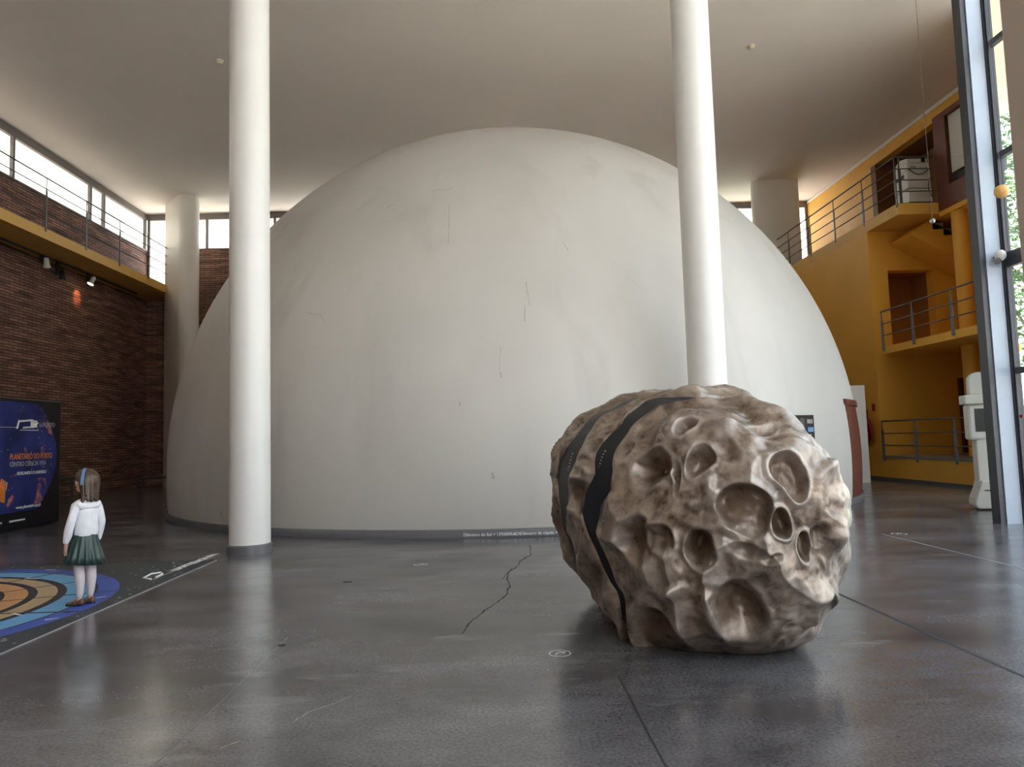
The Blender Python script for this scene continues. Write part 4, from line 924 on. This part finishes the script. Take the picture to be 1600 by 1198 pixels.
# small white lines of text on the bands
def band_text(bnd, ycen, thc, nl, w):
    for k in range(nl):
        a = math.radians(thc+k*1.5); P = rock_surf(np.array([(ycen-RY0)/(RY1-RY0)]), np.array([a]))[0]
        axp = np.array([RCX-(ycen-RY0)/(RY1-RY0)*.25, ycen, RCZ]); P = axp+(P-axp)*(.99)
        n = Vector((math.cos(a), 0, math.sin(a))); t_ = Vector((-math.sin(a), 0, math.cos(a)))
        FT_ = frame4(Vector(P)+Vector((0, w/2, 0)), (0, -1, 0), -t_ if n.cross(t_).y > 0 else t_, n)
        wtransform(B(0, [.11, .085, .10, .09, .11, .06][k % 6], -.0035, .0035, 0, .0015), FT_).build('text_line', M['print'], bnd)
band_text(b1, 5.19, 157, 6, .12); band_text(b2, 5.84, 161, 6, .12)

# ================================================================== THE GIRL
gp = on_z(132, 945)
girl = bpy.data.objects.new('person', None); COL.objects.link(girl); girl.location = (gp.x, gp.y, .008); girl.rotation_euler = (0, 0, math.radians(152-90)); girl.scale = (.90, .90, 1)
tag(girl, 'girl in white sweater and green pleated skirt standing on the orbit mat', 'person')
def skin(name, verts, edges, radii, mat, parent, root=0, sub=2, disp=0):
    me = bpy.data.meshes.new(name); me.from_pydata(verts, edges, []); o = bpy.data.objects.new(name, me); COL.objects.link(o)
    mo = o.modifiers.new('s', 'SKIN'); mo.use_smooth_shade = True
    for i, r in enumerate(radii):
        sv = me.skin_vertices[0].data[i]; sv.radius = r if isinstance(r, tuple) else (r, r); sv.use_root = (i == root)
    sb = o.modifiers.new('b', 'SUBSURF'); sb.levels = sub; sb.render_levels = sub
    dg = bpy.context.evaluated_depsgraph_get(); me2 = bpy.data.meshes.new_from_object(o.evaluated_get(dg)); bpy.data.objects.remove(o)
    me2.name = name; me2.materials.clear(); me2.materials.append(mat)
    if disp:
        for v in me2.vertices:
            v.co += v.normal*(noise.noise(v.co*9)*disp+noise.noise(Vector((v.co.x*30, v.co.y*30, v.co.z*8)))*disp*.5)
    me2.polygons.foreach_set('use_smooth', [True]*len(me2.polygons))
    o = bpy.data.objects.new(name, me2); COL.objects.link(o); o.parent = parent; return o
# local frame: +Y forward (where she faces), +X her right, origin between the feet
bv = []; be = []; br_ = []
def chain(pts, rad, start=None):
    prev = start
    for p, r in zip(pts, rad):
        bv.append(p); br_.append(r); i = len(bv)-1
        if prev is not None: be.append((prev, i))
        prev = i
    return prev
pel = chain([(0, 0, .64)], [(.085, .07)])
chest = chain([(0, 0, .76), (0, .0, .88), (0, -.005, .955)], [(.082, .065), (.085, .065), (.06, .05)], pel)
neck = chain([(0, .0, 1.01), (0, .008, 1.05)], [.036, .034], chest)
head = chain([(0, .015, 1.10), (0, .015, 1.165), (0, .01, 1.215)], [(.068, .078), (.078, .088), (.055, .06)], neck)
for s in (-1, 1):
    e = chain([(s*.075, 0, .60), (s*.072, .01, .46), (s*.066, .0, .34), (s*.064, -.012, .24), (s*.06, -.012, .1), (s*.06, .0, .045), (s*.075, .09, .03)], [.062, .054, .041, .042, .027, .027, .02], pel)
    a = chain([(s*.095, 0, .93), (s*.146, -.01, .84), (s*.166, -.003, .74), (s*.172, .045, .62), (s*.168, .06, .565)], [.034, .032, .031, .025, .019], chest)
    h0 = chain([(s*.166, .068, .545)], [(.017, .023)], a)
    h1 = chain([(s*.164, .076, .515)], [(.014, .025)], h0)
    for k, (dy, ln) in enumerate([(-.019, .034), (-.006, .040), (.007, .043), (.019, .038)]):
        chain([(s*.164, .076+dy, .500), (s*.160, .078+dy*1.1, .500-ln*.55), (s*.150, .080+dy*1.1, .500-ln)], [.0072, .0066, .0055], h1)
    chain([(s*.160, .100, .528), (s*.153, .112, .508)], [.008, .0065], h0)
body = skin('body', bv, be, br_, M['skin'], girl, root=0, sub=2)
# face and head details
hd = Matrix.Translation((0, .012, 1.142)) @ Matrix.Rotation(math.radians(48), 4, 'Z')
GW = lambda mb: wtransform(mb, girl.matrix_basis)
HW = lambda mb: wtransform(mb, girl.matrix_basis @ hd)
HW(MB().ball((0, .0, .012), .098, 32, (.86, .95, 1.1)).ball((0, .088, -.012), .014, 10, (.8, 1, 1.1)).ball((0, .045, -.055), .045, 14, (1, .9, .8))).build('head_shape', M['skin'], body, smooth='all')
for s in (-1, 1):
    HW(MB().ball((s*.085, -.002, -.012), .024, 12, (.4, .8, 1.2))).build('ear', M['skin'], body, smooth='all')
    HW(MB().ball((s*.032, .083, .008), .011, 10)).build('eye', M['print'], body, smooth='all')
    HW(MB().ball((s*.032, .091, .008), .006, 8)).build('iris', M['black'], body, smooth='all')
HW(MB().ball((0, .087, -.043), .018, 10, (1, .3, .28))).build('mouth', nmat('lips', (.45, .14, .12), .5, var=.05), body, smooth='all')
# hair: cap plus shoulder-length curtain open at the face
mb = MB(); vs = []; fs = []; nr, nc = 26, 72
for i in range(nr):
    f = i/(nr-1)
    for k in range(nc):
        g_ = k/(nc-1); 
        if f < .5:
            a = PI/2*(1-f/.5); z = .015+.102*math.sin(a); rr = math.cos(a)
        else:
            q = (f-.5)/.5; z = .015-.185*q; rr = 1-.06*math.sin(q*PI)+.10*q*(1-q)+.0*q
        open_ = .15 if f < .2 else (.15+1.0*min(1, (f-.2)/.35))     # half-angle of the face opening
        if f >= .5: open_ = 1.15+.2*(f-.5)
        ang = PI/2+open_+(2*PI-2*open_)*g_
        str_ = 1+.012*math.sin(ang*23+f*2)+.010*math.sin(ang*41)
        rx = .098*rr*str_; ry = .110*rr*str_
        if f > .5: ry *= 1-.10*(f-.5)*2 
        zz = z-(.012*math.sin(ang*9)+.01*math.sin(ang*17))*(f if f > .9 else 0)
        vs.append((rx*math.cos(ang), -.006+ry*math.sin(ang), zz))
for i in range(nr-1):
    for k in range(nc-1): fs.append((i*nc+k, i*nc+k+1, (i+1)*nc+k+1, (i+1)*nc+k))
mb.add(vs, fs); hair = HW(mb).build('hair', M['hair'], girl, smooth='all'); so_ = hair.modifiers.new('t', 'SOLIDIFY'); so_.thickness = .02; so_.offset = -1
mb = MB(); vs = []; n = 40
for k in range(n+1):
    a = -.25+(PI+.5)*k/n
    for dy, dr in ((-.015, 0), (-.015, .018), (.015, .018), (.015, 0)):
        vs.append((math.cos(a)*(.103+dr), .016+dy-.012*math.sin(a), .014+math.sin(a)*(.107+dr)))
mb.add(vs, [(4*k+j, 4*k+(j+1) % 4, 4*k+4+(j+1) % 4, 4*k+4+j) for k in range(n) for j in range(4)]+[(3, 2, 1, 0), (4*n, 4*n+1, 4*n+2, 4*n+3)])
HW(mb).build('headband', M['headband'], girl, smooth=True)
# sweater
bv = []; be = []; br_ = []
p0 = chain([(0, -.0, .62)], [(.108, .088)])
p1 = chain([(0, -.005, .66), (0, -.008, .72), (0, -.008, .82), (0, -.008, .90), (0, -.004, .955)], [(.126, .105), (.125, .104), (.118, .094), (.115, .088), (.085, .066)], p0)
chain([(0, .0, 1.0)], [(.048, .044)], p1)
for s in (-1, 1):
    chain([(s*.110, -.004, .925), (s*.148, -.012, .85), (s*.168, -.006, .75), (s*.172, .028, .67), (s*.172, .052, .605), (s*.170, .057, .578)], [.052, .048, .045, .042, .034, .027], p1)
sw = skin('sweater', bv, be, br_, M['sweater'], girl, root=0, sub=3, disp=.010)
GWl = GW(MB().lathe([(.104, .60), (.110, .605), (.112, .63), (.106, .64)], (0, -.003), 48, 1.0, .86)); GWl.build('hem', M['sweater'], sw, smooth=True)
# skirt
mb = MB(); vs = []; n = 160; prof_ = [(0, .112, .655), (.15, .128, .60), (.4, .152, .53), (.7, .176, .455), (1, .196, .385), (1, .190, .386), (.6, .16, .48)]
for f, r, z in prof_:
    for k in range(n):
        a = 2*PI*k/n; pl = math.sin(a*15+.6*math.sin(a*3)); pl = math.copysign(abs(pl)**.7, pl); q = r+pl*.017*f
        vs.append((q*math.cos(a), q*.86*math.sin(a), z+.02*f*math.sin(a-.8)))
mb.add(vs, [(i*n+k, i*n+(k+1) % n, (i+1)*n+(k+1) % n, (i+1)*n+k) for i in range(len(prof_)-1) for k in range(n)])
GW(mb).build('skirt', M['skirt'], girl, smooth='all')
# tights and shoes
bv = []; be = []; br_ = []
p0 = chain([(0, 0, .62)], [(.08, .07)])
FT = {}
for s in (-1, 1):
    chain([(s*.068, .004, .56), (s*.068, .010, .46), (s*.064, .002, .345), (s*.062, -.014, .25), (s*.058, -.012, .12), (s*.058, -.002, .06)], [.070, .064, .052, .054, .035, .034], p0)
skin('tights', bv, be, br_, M['tights'], girl, root=0, sub=2)
for s in (-1, 1):
    FM = girl.matrix_basis @ Matrix.Translation((s*.060, -.01, 0)) @ Matrix.Rotation(math.radians(22+s*-4), 4, 'Z')
    mb = MB(); vs = []; n = 20; prf = [(-.045, .018, .05), (-.035, .030, .062), (-.01, .034, .06), (.03, .033, .045), (.07, .037, .036), (.105, .036, .033), (.13, .026, .028), (.142, .010, .02)]
    for y, w_, h_ in prf:
        for k in range(n):
            a = 2*PI*k/n; zc = h_*.5; vs.append((w_*math.cos(a), y, max(.0, zc+h_*.5*math.sin(a)*(1.0 if math.sin(a) > 0 else 1.0))))
    mb.add(vs, [(i*n+k, (i+1)*n+k, (i+1)*n+(k+1) % n, i*n+(k+1) % n) for i in range(len(prf)-1) for k in range(n)]+[tuple(range(n)), tuple((len(prf)-1)*n+k for k in range(n))[::-1]])
    sh = wtransform(mb, FM).build('shoe', M['shoe'], girl, smooth='all')
    wtransform(MB().tube([(math.cos(a)*.037, .028, .012+math.sin(a)*.044) for a in [PI*k/10 for k in range(11)]], .006, 6), FM).build('strap', M['shoe'], sh, smooth=True)
    wtransform(MB().prism([(w_*sx*1.05, y) for sx, rng_ in ((1, prf), (-1, prf[::-1])) for y, w_, h_ in rng_], 'z', 0, .009), FM).build('sole', M['black'], sh)

# ================================================================== OUTSIDE
def tree(x, y, h, r, n, seed, label):
    rg = random.Random(seed); t = thing('tree', label, 'tree', (x, y, -.26), 'trees outside the glass wall'); mb = MB()
    pts = [(x+.15*math.sin(k*1.3+seed), y+.12*math.cos(k+seed), -.26+h*.75*k/6) for k in range(7)]
    mb.tube(pts, [.22-.028*k for k in range(7)], 10)
    for k in range(12):
        b0 = Vector(pts[2+k % 5]); a = rg.uniform(0, 6.28); e = b0+Vector((math.cos(a)*r*.8, math.sin(a)*r*.8, rg.uniform(.8, h*.35)))
        mb.tube([b0, b0.lerp(e, .5)+Vector((0, 0, .25)), e], [.08, .05, .015], 6)
    mb.build('trunk', M['bark'], t, smooth=True)
    vs = []; fs = []; c0 = Vector((x, y, h*.62))
    for k in range(n):
        d = Vector((rg.gauss(0, 1), rg.gauss(0, 1), rg.gauss(0, 1))).normalized()*(rg.random()**.4); c = c0+Vector((d.x*r, d.y*r, d.z*h*.42))
        u = Vector((rg.gauss(0, 1), rg.gauss(0, 1), rg.gauss(0, 1))).normalized(); v = u.orthogonal().normalized(); s = rg.uniform(.10, .2); i = len(vs)
        vs += [c-u*s, c-v*s*.5, c+u*s, c+v*s*.5]; fs.append((i, i+1, i+2, i+3))
    o = MB().add(vs, fs).build('foliage', M['leaf'], t); o['kind'] = 'stuff'
tree(20.3, 25.6, 17, 3.7, 10000, 3, 'leafy green tree just outside the glass wall, right of the steel post')
tree(27.0, 34.5, 15, 4.6, 6000, 5, 'leafy green tree farther outside, behind the nearer tree')
o = struct('lawn', B(22, 80, 12, 90, -.26, -.2), M['grass'])
t = thing('hedge', 'long clipped green hedge outside the glass wall', 'hedge', (34, 44, -.2))
mb = MB(); rg = random.Random(4); vs = []; fs = []
for k in range(3500):
    a = rg.random(); c = Vector((30+a*14, 50-a*14+rg.uniform(-.8, .8), rg.uniform(-.2, 2.6))); u = Vector((rg.gauss(0, 1), rg.gauss(0, 1), rg.gauss(0, 1))).normalized(); v = u.orthogonal().normalized(); s = rg.uniform(.15, .3); i = len(vs)
    vs += [c-u*s, c-v*s*.6, c+u*s, c+v*s*.6]; fs.append((i, i+1, i+2, i+3))
o = MB().add(vs, fs).build('foliage', M['leaf'], t); o['kind'] = 'stuff'
tag(B(-21, -20.4, -12, 75, -.26, 21).build('outdoor_wall', nmat('cream_render', (.74, .68, .56), .85, var=.04, scale=.5)), 'cream rendered wall seen through the left windows', 'wall')
p = on_x(180, 338, -16.6)
tag(MB().box(p.x-.5, p.x, p.y-.35, p.y+.75, -.26, p.z-.1).prism([(p.x-.5, p.z-.1), (p.x-1.1, p.z+.45), (p.x-1.1, p.z+1.5), (p.x+.5, p.z+1.5), (p.x+.5, p.z+.45), (p.x, p.z-.1)], 'y', p.y-.35, p.y+.75).build('outdoor_pillar', M['concrete']), 'grey green concrete pillar outside the left windows', 'pillar')
